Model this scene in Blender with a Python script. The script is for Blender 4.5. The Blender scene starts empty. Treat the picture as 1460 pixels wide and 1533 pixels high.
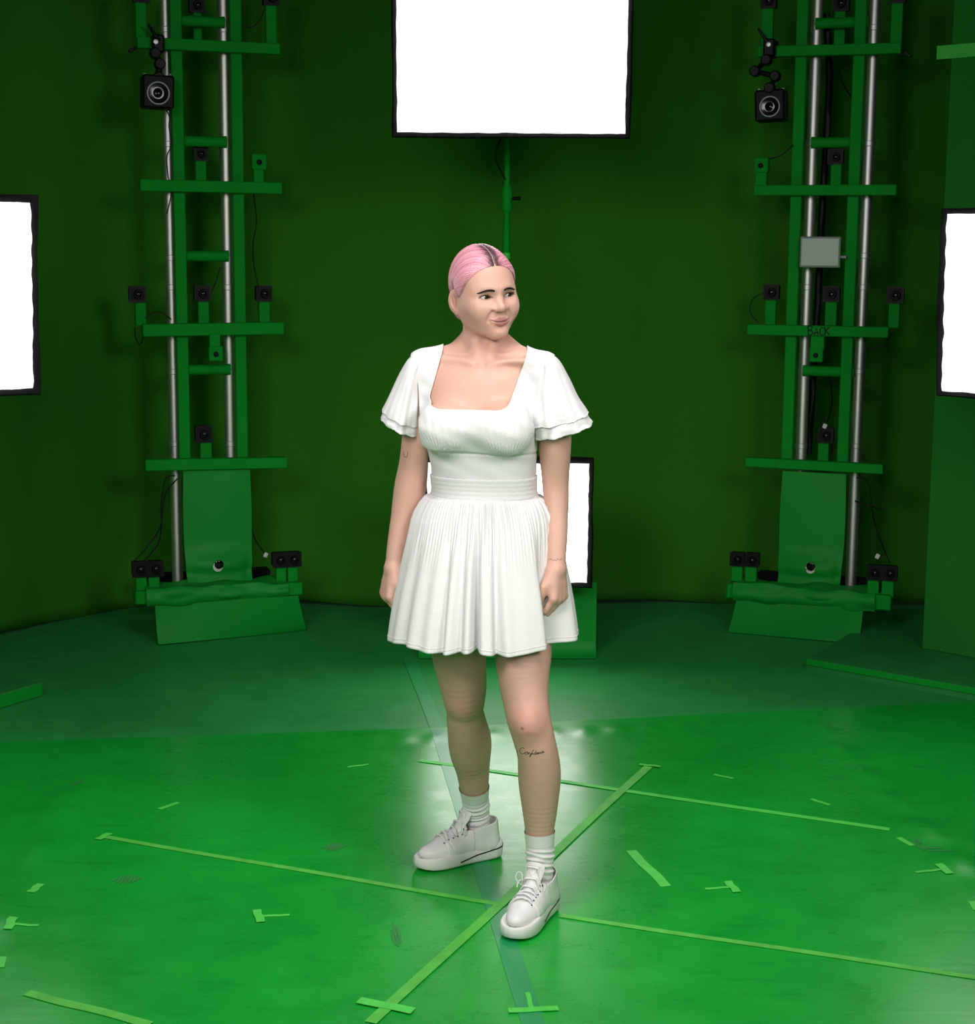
import bpy, bmesh, math, random
import numpy as np
from mathutils import Vector, Matrix
random.seed(7); np.random.seed(7)
SC = bpy.context.scene
COL = SC.collection

# ------------------------------------------------------------------ camera
W_PX, H_PX, F_PX = 1460, 1533, 2500.0
PITCH, ROLL = math.radians(9.0), 0.0075
CAM = np.array([0.0, -4.15, 1.68])
fw = np.array([0, math.cos(PITCH), -math.sin(PITCH)])
r0 = np.array([1.0, 0, 0]); u0 = np.cross(r0, fw)
RT = r0*math.cos(ROLL) + u0*math.sin(ROLL)
UP = -r0*math.sin(ROLL) + u0*math.cos(ROLL)
cd = bpy.data.cameras.new('camera'); cam = bpy.data.objects.new('camera', cd); COL.objects.link(cam)
cam.matrix_world = Matrix(((RT[0], UP[0], -fw[0], CAM[0]), (RT[1], UP[1], -fw[1], CAM[1]), (RT[2], UP[2], -fw[2], CAM[2]), (0, 0, 0, 1)))
cd.sensor_fit = 'HORIZONTAL'; cd.sensor_width = 36.0; cd.lens = F_PX*36.0/W_PX
cd.clip_start = 0.05
SC.camera = cam

# ------------------------------------------------------------------ world, lights, exposure
SC.view_settings.view_transform = 'Standard'; SC.view_settings.look = 'None'
SC.view_settings.gamma = 1.0; SC.view_settings.use_curve_mapping = False
SC.view_settings.exposure = 0.0
wd = bpy.data.worlds.new('world'); SC.world = wd; wd.use_nodes = True
wd.node_tree.nodes['Background'].inputs[0].default_value = (0.02, 0.024, 0.02, 1)
wd.node_tree.nodes['Background'].inputs[1].default_value = 1.0
def area(name, loc, aim, sx, sy, power, spread=180, col=(1, 0.97, 0.94)):
    l = bpy.data.lights.new(name, 'AREA'); l.shape = 'RECTANGLE'; l.size = sx; l.size_y = sy
    l.energy = power; l.spread = math.radians(spread); l.color = col
    o = bpy.data.objects.new(name, l); COL.objects.link(o); o.location = loc
    o.rotation_euler = (Vector(aim)-Vector(loc)).to_track_quat('-Z', 'Y').to_euler()
    return o
area('softbox_key', (-1.4, -2.9, 2.75), (0, 0.0, 1.05), 1.0, 1.0, 19, 100)
area('softbox_fill', (1.8, -2.7, 2.6), (0, 0.0, 1.05), 1.0, 1.0, 17, 100)
area('softbox_top', (0.1, -0.9, 3.6), (0.05, 0.0, 0), 1.4, 1.4, 17.5, 100)
area('softbox_front', (-0.5, -4.3, 2.15), (0, 0.0, 1.12), 0.9, 0.9, 3.4, 50)

ZM = 0.004     # top of the vinyl mats
# ------------------------------------------------------------------ helpers
def lin(c):
    return tuple(((v/255.0)/12.92 if v/255.0 <= 0.04045 else ((v/255.0+0.055)/1.055)**2.4) for v in c)
def ray(x, y):
    return fw + RT*((x-730)/F_PX) - UP*((y-766.5)/F_PX)
def flo(x, y, z=0.0):
    d = ray(x, y); return CAM + d*((z-CAM[2])/d[2])
def at(x, y, Y):
    d = ray(x, y); return CAM + d*((Y-CAM[1])/d[1])
def px_per_m(p):
    return F_PX/float((np.array(p)-CAM) @ fw)

def mat(name, rgb, rough=0.6, metal=0.0, var=0.12, scale=8.0, bump=0.0, bscale=40.0, emit=None, estr=0.0, spec=0.5, lin_rgb=None, coat=0.0, sss=0.0, stretch=None, sheen=0.0):
    m = bpy.data.materials.new(name); m.use_nodes = True
    nt = m.node_tree; b = nt.nodes['Principled BSDF']; L = nt.links.new
    c = lin_rgb if lin_rgb else lin(rgb)
    tc = nt.nodes.new('ShaderNodeTexCoord')
    vec = tc.outputs['Object']
    if stretch:
        mp = nt.nodes.new('ShaderNodeMapping'); mp.inputs['Scale'].default_value = stretch
        L(vec, mp.inputs['Vector']); vec = mp.outputs['Vector']
    nz = nt.nodes.new('ShaderNodeTexNoise'); nz.inputs['Scale'].default_value = scale; nz.inputs['Detail'].default_value = 5
    L(vec, nz.inputs['Vector'])
    rp = nt.nodes.new('ShaderNodeMapRange'); rp.inputs['To Min'].default_value = 1-var; rp.inputs['To Max'].default_value = 1+var
    L(nz.outputs['Fac'], rp.inputs['Value'])
    mx = nt.nodes.new('ShaderNodeVectorMath'); mx.operation = 'SCALE'
    mx.inputs[0].default_value = c; L(rp.outputs['Result'], mx.inputs['Scale'])
    L(mx.outputs['Vector'], b.inputs['Base Color'])
    b.inputs['Roughness'].default_value = rough; b.inputs['Metallic'].default_value = metal
    b.inputs['Specular IOR Level'].default_value = spec
    if coat: b.inputs['Coat Weight'].default_value = coat; b.inputs['Coat Roughness'].default_value = 0.15
    if sheen: b.inputs['Sheen Weight'].default_value = sheen
    if sss:
        b.inputs['Subsurface Weight'].default_value = sss; b.inputs['Subsurface Radius'].default_value = (1.0, 0.35, 0.2); b.inputs['Subsurface Scale'].default_value = 0.008
    if bump:
        n2 = nt.nodes.new('ShaderNodeTexNoise'); n2.inputs['Scale'].default_value = bscale; n2.inputs['Detail'].default_value = 4
        L(vec, n2.inputs['Vector'])
        bp = nt.nodes.new('ShaderNodeBump'); bp.inputs['Strength'].default_value = bump; bp.inputs['Distance'].default_value = 0.01
        L(n2.outputs['Fac'], bp.inputs['Height']); L(bp.outputs['Normal'], b.inputs['Normal'])
    if emit:
        b.inputs['Emission Color'].default_value = (*emit, 1); b.inputs['Emission Strength'].default_value = estr
    return m

class MB:
    """collects shapes; build() links them as one mesh object"""
    def __init__(s): s.v = []; s.f = []; s.n = 0
    def add(s, v, f):
        v = [tuple(float(c) for c in p) for p in v]
        s.f += [tuple(i+s.n for i in q) for q in f]; s.v += v; s.n += len(v); return s
    def box(s, c, size, bev=0.003, ax=None):
        hx, hy, hz = [d/2 for d in size]; b = min(bev, hx*0.49, hy*0.49, hz*0.49)
        A = np.eye(3) if ax is None else np.array(ax, float)
        vs, idx = [], {}
        for sx in (-1, 1):
            for sy in (-1, 1):
                for sz in (-1, 1):
                    for k in range(3):
                        p = [sx*(hx-b), sy*(hy-b), sz*(hz-b)]
                        p[k] = (sx*hx, sy*hy, sz*hz)[k]
                        idx[(sx, sy, sz, k)] = len(vs)
                        vs.append(np.array(c) + p[0]*A[0] + p[1]*A[1] + p[2]*A[2])
        fs = []
        for k in range(3):
            a, d = (k+1) % 3, (k+2) % 3
            for sg in (-1, 1):
                q = []
                for (i, j) in ((-1, -1), (1, -1), (1, 1), (-1, 1)):
                    t = [0, 0, 0]; t[k] = sg; t[a] = i; t[d] = j; q.append(idx[(*t, k)])
                fs.append(q if sg > 0 else q[::-1])
            for i in (-1, 1):
                for j in (-1, 1):
                    q = []
                    for e in (-1, 1):
                        t = [0, 0, 0]; t[k] = e; t[a] = i; t[d] = j
                        q.append((idx[(*t, a)], idx[(*t, d)]))
                    w = [q[0][0], q[1][0], q[1][1], q[0][1]]
                    fs.append(w if i*j < 0 else w[::-1])
        for sx in (-1, 1):
            for sy in (-1, 1):
                for sz in (-1, 1):
                    w = [idx[(sx, sy, sz, k)] for k in range(3)]
                    fs.append(w if sx*sy*sz > 0 else w[::-1])
        return s.add(vs, fs)
    def bar(s, a, b, w, h, bev=0.002, up=(0, 0, 1)):
        a, b = np.array(a, float), np.array(b, float); d = b-a; L = np.linalg.norm(d); d /= L
        up = np.array(up, float)
        if abs(d @ up) > 0.95: up = np.array([0, 1.0, 0])
        y = np.cross(up, d); y /= np.linalg.norm(y); z = np.cross(d, y)
        return s.box((a+b)/2, (L, w, h), bev, (d, y, z))
    def tube(s, pts, r, n=12, cap=True):
        pts = [np.array(p, float) for p in pts]; m = len(pts)
        rs = r if hasattr(r, '__len__') else [r]*m
        vs, fs = [], []; prev = None
        for i, p in enumerate(pts):
            t = pts[min(i+1, m-1)]-pts[max(i-1, 0)]; t = t/(np.linalg.norm(t)+1e-12)
            if prev is None:
                ref = np.array([0, 0, 1.0]) if abs(t[2]) < 0.9 else np.array([1.0, 0, 0])
            else: ref = prev
            x = ref-(ref @ t)*t; x /= np.linalg.norm(x)+1e-12; prev = x; y = np.cross(t, x)
            for k in range(n):
                a = 2*math.pi*k/n; vs.append(p+rs[i]*(math.cos(a)*x+math.sin(a)*y))
        for i in range(m-1):
            for k in range(n):
                fs.append((i*n+k, i*n+(k+1) % n, (i+1)*n+(k+1) % n, (i+1)*n+k))
        if cap:
            fs.append(tuple(range(n))[::-1]); fs.append(tuple((m-1)*n+k for k in range(n)))
        return s.add(vs, fs)
    def lathe(s, c, axis, prof, n=24):
        """prof: list of (distance along axis, radius)"""
        ax = np.array(axis, float); ax /= np.linalg.norm(ax)
        return s.tube_prof(np.array(c, float), ax, prof, n)
    def tube_prof(s, c, ax, prof, n):
        ref = np.array([0, 0, 1.0]) if abs(ax[2]) < 0.9 else np.array([1.0, 0, 0])
        x = np.cross(ref, ax); x /= np.linalg.norm(x); y = np.cross(ax, x)
        vs, fs = [], []
        for (h, r) in prof:
            for k in range(n):
                a = 2*math.pi*k/n; vs.append(c+ax*h+r*(math.cos(a)*x+math.sin(a)*y))
        m = len(prof)
        for i in range(m-1):
            for k in range(n):
                fs.append((i*n+k, i*n+(k+1) % n, (i+1)*n+(k+1) % n, (i+1)*n+k))
        fs.append(tuple(range(n))[::-1]); fs.append(tuple((m-1)*n+k for k in range(n)))
        return s.add(vs, fs)
    def grid(s, P, thick=0.0, closed_u=False, thick_dir=None):
        """P: array (m, n, 3)"""
        P = np.array(P, float); m, n = P.shape[:2]
        def q(i, j): return i*n+(j % n)
        fs = [(q(i, j), q(i, j+1), q(i+1, j+1), q(i+1, j)) for i in range(m-1) for j in range(n if closed_u else n-1)]
        if not thick: return s.add(P.reshape(-1, 3), fs)
        du = np.gradient(P, axis=1) if not closed_u else (np.roll(P, -1, 1)-np.roll(P, 1, 1))
        dv = np.gradient(P, axis=0); N = np.cross(du, dv); N /= np.linalg.norm(N, axis=2, keepdims=True)+1e-12
        B = P-N*thick; k = m*n
        fs2 = [tuple(k+i for i in f[::-1]) for f in fs]; side = []
        for j in range(n if closed_u else n-1):
            side.append((q(0, j+1), q(0, j), k+q(0, j), k+q(0, j+1)))
            side.append((q(m-1, j), q(m-1, j+1), k+q(m-1, j+1), k+q(m-1, j)))
        if not closed_u:
            for i in range(m-1):
                side.append((q(i, 0), q(i+1, 0), k+q(i+1, 0), k+q(i, 0)))
                side.append((i*n+n-1+n, i*n+n-1, k+i*n+n-1, k+i*n+n-1+n))
        return s.add(np.concatenate([P.reshape(-1, 3), B.reshape(-1, 3)]), fs+fs2+side)
    def build(s, name, m, parent=None, smooth=None, off=None):
        o = mesh_obj(name, s.v, s.f, m, parent, smooth, off); return o

def mesh_obj(name, v, f, m, parent=None, smooth=None, off=None):
    me = bpy.data.meshes.new(name)
    v = np.array(v, float)
    if off is not None: v = v-np.array(off, float)
    me.from_pydata(v.tolist(), [], [tuple(map(int, q)) for q in f] if not isinstance(f, np.ndarray) else f.tolist()); me.update()
    if m is not None: me.materials.append(m)
    if smooth is not None:
        if smooth >= 179: me.shade_smooth()
        else:
            me.shade_smooth()
            try: me.set_sharp_from_angle(angle=math.radians(smooth))
            except Exception: pass
    o = bpy.data.objects.new(name, me); COL.objects.link(o)
    if parent is not None: o.parent = parent
    return o
def tag(o, label=None, cat=None, group=None, kind=None):
    if label: o['label'] = label
    if cat: o['category'] = cat
    if group: o['group'] = group
    if kind: o['kind'] = kind
    return o
def thing(name, label, cat, loc=(0, 0, 0), rotz=0.0, group=None):
    o = bpy.data.objects.new(name, None); COL.objects.link(o)
    o.location = tuple(float(c) for c in loc); o.rotation_euler = (0, 0, rotz); o.empty_display_size = 0.1
    return tag(o, label, cat, group)
def smooth_line(pts, k=6):
    """Catmull-Rom through points"""
    P = np.array(pts, float); n = len(P); out = []
    for i in range(n-1):
        a, b, c, d = P[max(i-1, 0)], P[i], P[i+1], P[min(i+2, n-1)]
        for j in range(k):
            t = j/k; out.append(0.5*((2*b)+(-a+c)*t+(2*a-5*b+4*c-d)*t*t+(-a+3*b-3*c+d)*t**3))
    out.append(P[-1]); return np.array(out)

# ------------------------------------------------------------------ materials
M = {}
M['curtain'] = mat('curtain_fabric', None, 0.95, var=0.10, scale=2.0, bump=0.25, bscale=220, spec=0.1, lin_rgb=(0.035, 0.21, 0.012))
M['panel_wall'] = mat('painted_flat', None, 0.9, var=0.06, scale=3.0, bump=0.1, bscale=150, spec=0.15, lin_rgb=(0.016, 0.20, 0.022))
M['green_paint'] = mat('green_tape_wrap', None, 0.7, var=0.12, scale=14, bump=0.1, bscale=60, spec=0.14, lin_rgb=(0.003, 0.30, 0.022))
M['green_sheet'] = mat('green_vinyl_sheet', None, 0.55, var=0.10, scale=5, spec=0.22, lin_rgb=(0.006, 0.30, 0.032))
M['tape'] = mat('light_green_tape', None, 0.5, var=0.18, scale=30, bump=0.1, bscale=80, lin_rgb=(0.07, 0.62, 0.07))
M['old_tape'] = mat('worn_green_tape', None, 0.55, var=0.35, scale=22, bump=0.2, bscale=60, lin_rgb=(0.08, 0.50, 0.05))
M['teal_tape'] = mat('teal_seam_tape', None, 0.35, var=0.1, scale=10, lin_rgb=(0.008, 0.30, 0.085))
M['chrome'] = mat('brushed_aluminium', None, 0.47, 1.0, var=0.08, scale=20, lin_rgb=(0.74, 0.73, 0.71))
M['black'] = mat('black_plastic', None, 0.5, var=0.15, scale=30, spec=0.25, lin_rgb=(0.004, 0.004, 0.0045))
M['black_cloth'] = mat('black_fabric', None, 0.85, var=0.2, scale=60, bump=0.2, bscale=90, spec=0.2, lin_rgb=(0.008, 0.008, 0.009))
M['lens'] = mat('lens_glass', None, 0.12, var=0.05, spec=0.3, lin_rgb=(0.003, 0.003, 0.004))
M['grey_ring'] = mat('grey_ring', None, 0.4, 0.3, var=0.05, lin_rgb=(0.35, 0.37, 0.38))
M['white_plastic'] = mat('white_plastic', None, 0.5, var=0.05, lin_rgb=(0.75, 0.76, 0.74))
M['grey_screen'] = mat('grey_panel', None, 0.45, var=0.08, scale=12, lin_rgb=(0.55, 0.62, 0.58))
M['grey_frame'] = mat('grey_frame', None, 0.5, var=0.06, lin_rgb=(0.22, 0.26, 0.23))
M['ink'] = mat('black_ink', None, 0.7, var=0.2, lin_rgb=(0.006, 0.012, 0.008))
# ------------------------------------------------------------------ floor material (worn glossy vinyl)
def floor_mat(name, base, rough, scuff=0.35, spec=0.5):
    m = bpy.data.materials.new(name); m.use_nodes = True
    nt = m.node_tree; b = nt.nodes['Principled BSDF']; L = nt.links.new; N = nt.nodes.new
    tc = N('ShaderNodeTexCoord')
    big = N('ShaderNodeTexNoise'); big.inputs['Scale'].default_value = 1.3; big.inputs['Detail'].default_value = 6; L(tc.outputs['Object'], big.inputs['Vector'])
    med = N('ShaderNodeTexNoise'); med.inputs['Scale'].default_value = 5.5; med.inputs['Detail'].default_value = 8; med.inputs['Roughness'].default_value = 0.65; L(tc.outputs['Object'], med.inputs['Vector'])
    mp = N('ShaderNodeMapping'); mp.inputs['Rotation'].default_value = (0, 0, 0.5); mp.inputs['Scale'].default_value = (3, 22, 1); L(tc.outputs['Object'], mp.inputs['Vector'])
    stk = N('ShaderNodeTexNoise'); stk.inputs['Scale'].default_value = 1.6; stk.inputs['Detail'].default_value = 8; L(mp.outputs['Vector'], stk.inputs['Vector'])
    def rng(node, a, c, lo, hi):
        r = N('ShaderNodeMapRange'); r.inputs['From Min'].default_value = a; r.inputs['From Max'].default_value = c
        r.inputs['To Min'].default_value = lo; r.inputs['To Max'].default_value = hi; L(node, r.inputs['Value']); return r.outputs['Result']
    def mul(a, c):
        q = N('ShaderNodeMath'); q.operation = 'MULTIPLY'; L(a, q.inputs[0]); L(c, q.inputs[1]); return q.outputs[0]
    v = mul(rng(big.outputs['Fac'], 0.3, 0.7, 0.88, 1.10), rng(med.outputs['Fac'], 0.25, 0.75, 0.90, 1.10))
    v = mul(v, rng(stk.outputs['Fac'], 0.58, 0.72, 1.0, 1-scuff*0.5))
    dirt = N('ShaderNodeTexNoise'); dirt.inputs['Scale'].default_value = 6.5; dirt.inputs['Detail'].default_value = 10; dirt.inputs['Roughness'].default_value = 0.75; L(tc.outputs['Object'], dirt.inputs['Vector'])
    v = mul(v, rng(dirt.outputs['Fac'], 0.56, 0.80, 1.0, 1-scuff*0.8))
    mx = N('ShaderNodeVectorMath'); mx.operation = 'SCALE'; mx.inputs[0].default_value = base; L(v, mx.inputs['Scale'])
    L(mx.outputs['Vector'], b.inputs['Base Color'])
    L(rng(med.outputs['Fac'], 0.3, 0.7, rough*0.85, rough*1.2), b.inputs['Roughness'])
    b.inputs['Specular IOR Level'].default_value = spec
    bp = N('ShaderNodeBump'); bp.inputs['Strength'].default_value = 0.04; bp.inputs['Distance'].default_value = 0.01
    L(stk.outputs['Fac'], bp.inputs['Height']); L(bp.outputs['Normal'], b.inputs['Normal'])
    return m
M['mat_vinyl'] = floor_mat('vinyl_floor_mat', (0.004, 0.355, 0.030), 0.28, 0.35, 0.5)
M['floor'] = floor_mat('painted_floor', (0.020, 0.29, 0.060), 0.50, 0.30, 0.4)
M['platform'] = floor_mat('platform_green', (0.014, 0.22, 0.045), 0.55, 0.2, 0.35)

# ------------------------------------------------------------------ setting: floor and walls
fl = MB().box((0, 0.3, -0.05), (8.0, 9.0, 0.1), 0.001).build('floor', M['floor']); tag(fl, kind='structure')

curve = [(-3.4, -0.6), (-2.9, 1.0), (-2.45, 2.3), (-2.10, 2.95), (-1.88, 3.2), (-1.62, 3.48), (-1.2, 3.57), (-0.78, 3.60), (0, 3.60), (0.54, 3.60), (1.10, 3.68), (1.8, 3.72), (2.4, 3.5), (3.0, 2.6), (3.3, 1.0), (3.4, -0.6)]
ln = smooth_line(curve, 26)
seg = np.concatenate([[0], np.cumsum(np.linalg.norm(np.diff(ln, axis=0), axis=1))])
zs = np.concatenate([np.linspace(0.015, 0.3, 6), np.linspace(0.4, 3.6, 16)])
tang = np.gradient(ln, axis=0); tang /= np.linalg.norm(tang, axis=1, keepdims=True); nrm = np.stack([tang[:, 1], -tang[:, 0]], 1)
P = np.zeros((len(zs), len(ln), 3))
for i, z in enumerate(zs):
    amp = 0.010+0.012*math.sin(z*1.3+0.6)
    wv = amp*(np.sin(seg*7.1+0.2*z)+0.6*np.sin(seg*3.3+1.3)+0.35*np.sin(seg*15+0.5*z))
    bulge = 0.03*math.exp(-(z/0.25)**2)*np.sin(seg*2.3+1)
    P[i, :, :2] = ln+nrm*(wv+bulge)[:, None]
    P[i, :, 2] = z+(0.012*np.sin(seg*4.0) if i == 0 else 0)
cw = MB().grid(P, 0.006).build('wall_back', M['curtain'], smooth=180); tag(cw, 'dark green curved curtain hung around the studio', kind='structure')

# right wall panel standing on the right platform
ZP = 0.048
pl = flo(1380, 971, ZP)
dirp = flo(1460, 986, ZP)-pl; dirp[2] = 0; dirp /= np.linalg.norm(dirp)
nrp = np.array([dirp[1], -dirp[0], 0.0])     # toward the room
tl = 3.5
pc = pl+dirp*0.9-nrp*0.02
wr = MB().box((pc[0], pc[1], ZP+tl/2), (1.8, 0.04, tl), 0.004, (dirp, -nrp, (0, 0, 1))).build('wall_right', M['panel_wall']); tag(wr, 'flat dark green wall panel standing on the right platform', kind='structure')
def panel_pt(x, y, off=0.0):
    d = ray(x, y); t = ((pl-nrp*0.0+nrp*off-CAM) @ nrp)/(d @ nrp); return CAM+d*t
a, b_ = panel_pt(1403, 79, 0.001), panel_pt(1475, 73, 0.001)
o = MB().bar(a+nrp*0.001, b_+nrp*0.001, 0.002, 0.052, 0.0004).build('tape_strip', M['tape'])
tag(o, 'pale green tape strip across the top of the right wall panel', 'tape')

# platforms
def prism(poly, z0, z1, bev=0.004):
    n = len(poly); c = np.mean(np.array(poly)[:, :2], axis=0); v = []
    for (z, s) in ((z0, 0), (z1-bev, 0), (z1, bev)):
        for p in poly:
            d = np.array(p[:2])-c; L = np.linalg.norm(d); q = c+d*(1-s/L); v.append((q[0], q[1], z))
    f = [tuple(range(n))[::-1], tuple(range(2*n, 3*n))]
    for k in range(2):
        for i in range(n): f.append((k*n+i, k*n+(i+1) % n, (k+1)*n+(i+1) % n, (k+1)*n+i))
    return v, f
A = flo(1208, 986, ZP)[:2]; B = flo(1460, 1030, ZP)[:2]; Bx = A+(B-A)*2.0
Cq = flo(1332, 912, ZP)[:2]
poly = [tuple(A), tuple(Bx), (2.85, 1.9), (2.72, 2.7), (2.45, 3.2), (2.15, 3.42), tuple(Cq)]
v, f = prism(poly, 0.0, ZP)
rp_ = thing('platform', 'low green platform under the right wall panel', 'platform', (A[0], A[1], 0))
o = MB().add(v, f).build('deck', M['platform'], rp_, off=(A[0], A[1], 0))
# taped front edge of the platform
d = np.append((Bx-A)/np.linalg.norm(Bx-A), 0); nn = np.array([d[1], -d[0], 0])
MB().bar(np.append(A, ZP-0.012)+nn*0.003, np.append(Bx, ZP-0.012)+nn*0.003, 0.004, 0.024, 0.001).build('edge_strip', M['green_paint'], rp_, off=(A[0], A[1], 0))
# left platform corner
A2 = flo(62, 1043)[:2]; B2 = flo(0, 1062)[:2]; C2 = flo(12, 1011, 0.055)[:2]
dl = (B2-A2)/np.linalg.norm(B2-A2); B3 = A2+dl*0.45; dC = (C2-A2)/np.linalg.norm(C2-A2)
poly = [tuple(A2), tuple(A2+dC*0.35), tuple(B3+dC*0.35), tuple(B3)]
v, f = prism(poly, 0.0, 0.055)
lp_ = thing('platform', 'low green platform corner at the left edge of the picture', 'platform', (A2[0], A2[1], 0))
MB().add(v, f).build('deck', M['platform'], lp_, off=(A2[0], A2[1], 0))
d = np.append(dl, 0); nn = np.array([-d[1], d[0], 0])
if nn[1] > 0: nn = -nn
MB().bar(np.append(A2, 0.030)+nn*0.004, np.append(B3, 0.030)+nn*0.004, 0.006, 0.046, 0.001).build('edge_strip', M['green_paint'], lp_, off=(A2[0], A2[1], 0))

# ------------------------------------------------------------------ vinyl mats with buckled edges
e0, e1, e2 = flo(0, 1113)[:2], flo(652, 1091)[:2], flo(1440, 1053)[:2]
s0, s1 = flo(655, 1092)[:2], flo(797, 1533)[:2]
sd = (s1-s0)/np.linalg.norm(s1-s0)
def far_y(x):
    if x < e1[0]: return e0[1]+(e1[1]-e0[1])*(x-e0[0])/(e1[0]-e0[0])
    return e1[1]+(e2[1]-e1[1])*(x-e1[0])/(e2[0]-e1[0])
bl0, bl1 = flo(1215, 1085)[:2], flo(1475, 1330)[:2]      # buckle line, right
bm0, bm1 = flo(105, 1185)[:2], flo(0, 1385)[:2]          # buckle line, left
def dist_line(x, y, a, b):
    d = (b-a)/np.linalg.norm(b-a); t = (x-a[0])*d[0]+(y-a[1])*d[1]
    n = -(x-a[0])*d[1]+(y-a[1])*d[0]; L = np.linalg.norm(b-a)
    return n, t, np.clip(np.minimum(t, L-t)/0.15+1, 0, 1)
def mat_z(X, Y):
    Yf = np.vectorize(far_y)(X); g = Yf-Y
    z = 0.0055*np.exp(-((g-0.13)/0.055)**2)*(0.5+0.5*np.sin(X*58+0.9*np.sin(X*7)))*np.clip(1.25-np.abs(X-0.35)*0.9, 0.15, 1)
    n, t, k = dist_line(X, Y, bl0, bl1)
    z += k*0.011*np.exp(-(n/0.05)**2)*(0.5+0.5*np.sin(t*24))
    n, t, k = dist_line(X, Y, bm0, bm1)
    z += k*0.010*np.exp(-(n/0.05)**2)*(0.6+0.4*np.sin(t*14))
    z += 0.0006*np.sin(X*3.1+Y*1.7)*np.sin(Y*2.3-X*0.9)+0.0006
    return z
def make_mat(side):
    rows = 200; cols = 150; P = np.zeros((rows, cols, 3))
    for i in range(rows):
        v = i/(rows-1)
        for j in range(cols):
            u = j/(cols-1)
            if side < 0: xs = np.array([-3.0, 0]); x_far = -2.6+(e1[0]+2.6)*u
            else: x_far = e1[0]+(2.05-e1[0])*u
            yf = far_y(x_far)
            y = yf+(-2.4-yf)*v
            xs = s0[0]+sd[0]*(y-s0[1])/sd[1]
            x = (-2.6+(xs+2.6)*u) if side < 0 else (xs+((2.05+0.5*v)-xs)*u)
            P[i, j, :2] = (x, y)
    P[:, :, 2] = ZM+mat_z(P[:, :, 0], P[:, :, 1])
    Q = P[:, ::-1] if False else P
    return Q
for side, lab in ((-1, 'large glossy green vinyl floor mat left of the teal seam tape'), (1, 'large glossy green vinyl floor mat right of the teal seam tape')):
    P = make_mat(side)
    o = MB().grid(P[::-1], 0.0038).build('floor_mat', M['mat_vinyl'], smooth=40); tag(o, lab, 'mat', 'vinyl floor mats')

# ------------------------------------------------------------------ tape on the floor
TZ = ZM+0.0012
def floor_strip(p, q, width, mtl, name, label, z=TZ, wob=0.004, group=None, parts=None):
    a, b = flo(*p)[:2], flo(*q)[:2]; L = np.linalg.norm(b-a); d = (b-a)/L; n = np.array([-d[1], d[0]])
    k = max(4, int(L/0.03)); P = np.zeros((k, 3, 3))
    for i in range(k):
        t = i/(k-1); w = width*(0.5+wob*8*random.uniform(-1, 1)*0.5)
        c = a+d*L*t+n*wob*math.sin(t*9+p[0])
        for j, s in enumerate((-1, 0, 1)):
            q_ = c+n*s*w; P[i, j] = (q_[0], q_[1], 0)
    zz = mat_z(P[:, :, 0], P[:, :, 1]) if z > 0.002 else 0
    P[:, :, 2] = z+zz
    return MB().grid(P, 0.0011).build(name, mtl) if parts is None else MB().grid(P, 0.0011).build(name, mtl, parts, off=parts.location)
TG = 'floor marking tapes'
def strip(p, q, w, mtl, label, z=TZ, wob=0.002):
    o = floor_strip(p, q, w, mtl, 'tape_strip', label, z, wob); tag(o, label, 'tape', TG); return o
strip((655, 1093), (800, 1540), 0.052, M['teal_tape'], 'wide teal green tape over the seam between the floor mats', TZ-0.0008, 0.0005)
M['faint_tape'] = mat('faint_floor_tape', None, 0.5, var=0.2, scale=10, lin_rgb=(0.020, 0.31, 0.085))
strip((612, 985), (655, 1091), 0.05, M['faint_tape'], 'faint green tape band on the dull floor behind the mats', 0.0015, 0.0005)
strip((160, 1256), (748, 1357), 0.021, M['old_tape'], 'long worn green tape line left of the woman')
strip((838, 1374), (1465, 1467), 0.021, M['old_tape'], 'long worn green tape line at front right of the woman')
strip((970, 1151), (556, 1536), 0.029, M['old_tape'], 'wide diagonal green tape line passing under the woman', TZ+0.0012)
strip((628, 1141), (1332, 1245), 0.024, M['tape'], 'long bright green tape line behind the right leg', TZ+0.0002)
strip((40, 1490), (225, 1537), 0.028, M['old_tape'], 'bright green tape strip in the lower left corner')
strip((944, 1277), (998, 1330), 0.03, M['tape'], 'short wide green tape piece right of the front sneaker')
strip((537, 1503), (619, 1519), 0.03, M['tape'], 'short tape crossing the diagonal line at the bottom', TZ+0.0026)
strip((147, 1260), (164, 1251), 0.02, M['tape'], 'small tape end bar at the left tip of the long line', TZ+0.0014)
strip((957, 1148), (989, 1151), 0.016, M['tape'], 'thin end bar at the far tip of the diagonal line', TZ+0.0026)
strip((239, 1214), (267, 1204), 0.016, M['tape'], 'small lone tape dash above the long left line')
strip((520, 1151), (552, 1147), 0.012, M['tape'], 'thin tape dash left of the seam near the mat edge')
strip((46, 1340), (61, 1327), 0.022, M['tape'], 'small tape dash near the left picture edge')
strip((1069, 1162), (1098, 1168), 0.013, M['tape'], 'thin tape dash right of the diagonal line end')
strip((1215, 1199), (1243, 1208), 0.014, M['tape'], 'thin tape dash above the right tip of the bright line')
strip((1345, 1257), (1366, 1269), 0.018, M['tape'], 'small tape dash beside the dark smudge on the right')
strip((1455, 1353), (1463, 1366), 0.02, M['tape'], 'tape dash cut by the right picture edge')
strip((0, 1452), (4, 1436), 0.02, M['tape'], 'tape dash cut by the left picture edge')
def tmark(label, bar, stem):
    c = flo(*bar[0]); r = thing('tape_mark', label, 'tape', (c[0], c[1], ZM), 0, 'T-shaped tape marks')
    floor_strip(bar[0], bar[1], 0.022, M['tape'], 'crossbar_tape', None, TZ+0.0013, 0.002, parts=r)
    floor_strip(stem[0], stem[1], 0.011, M['tape'], 'stem_tape', None, TZ, 0.001, parts=r)
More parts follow.
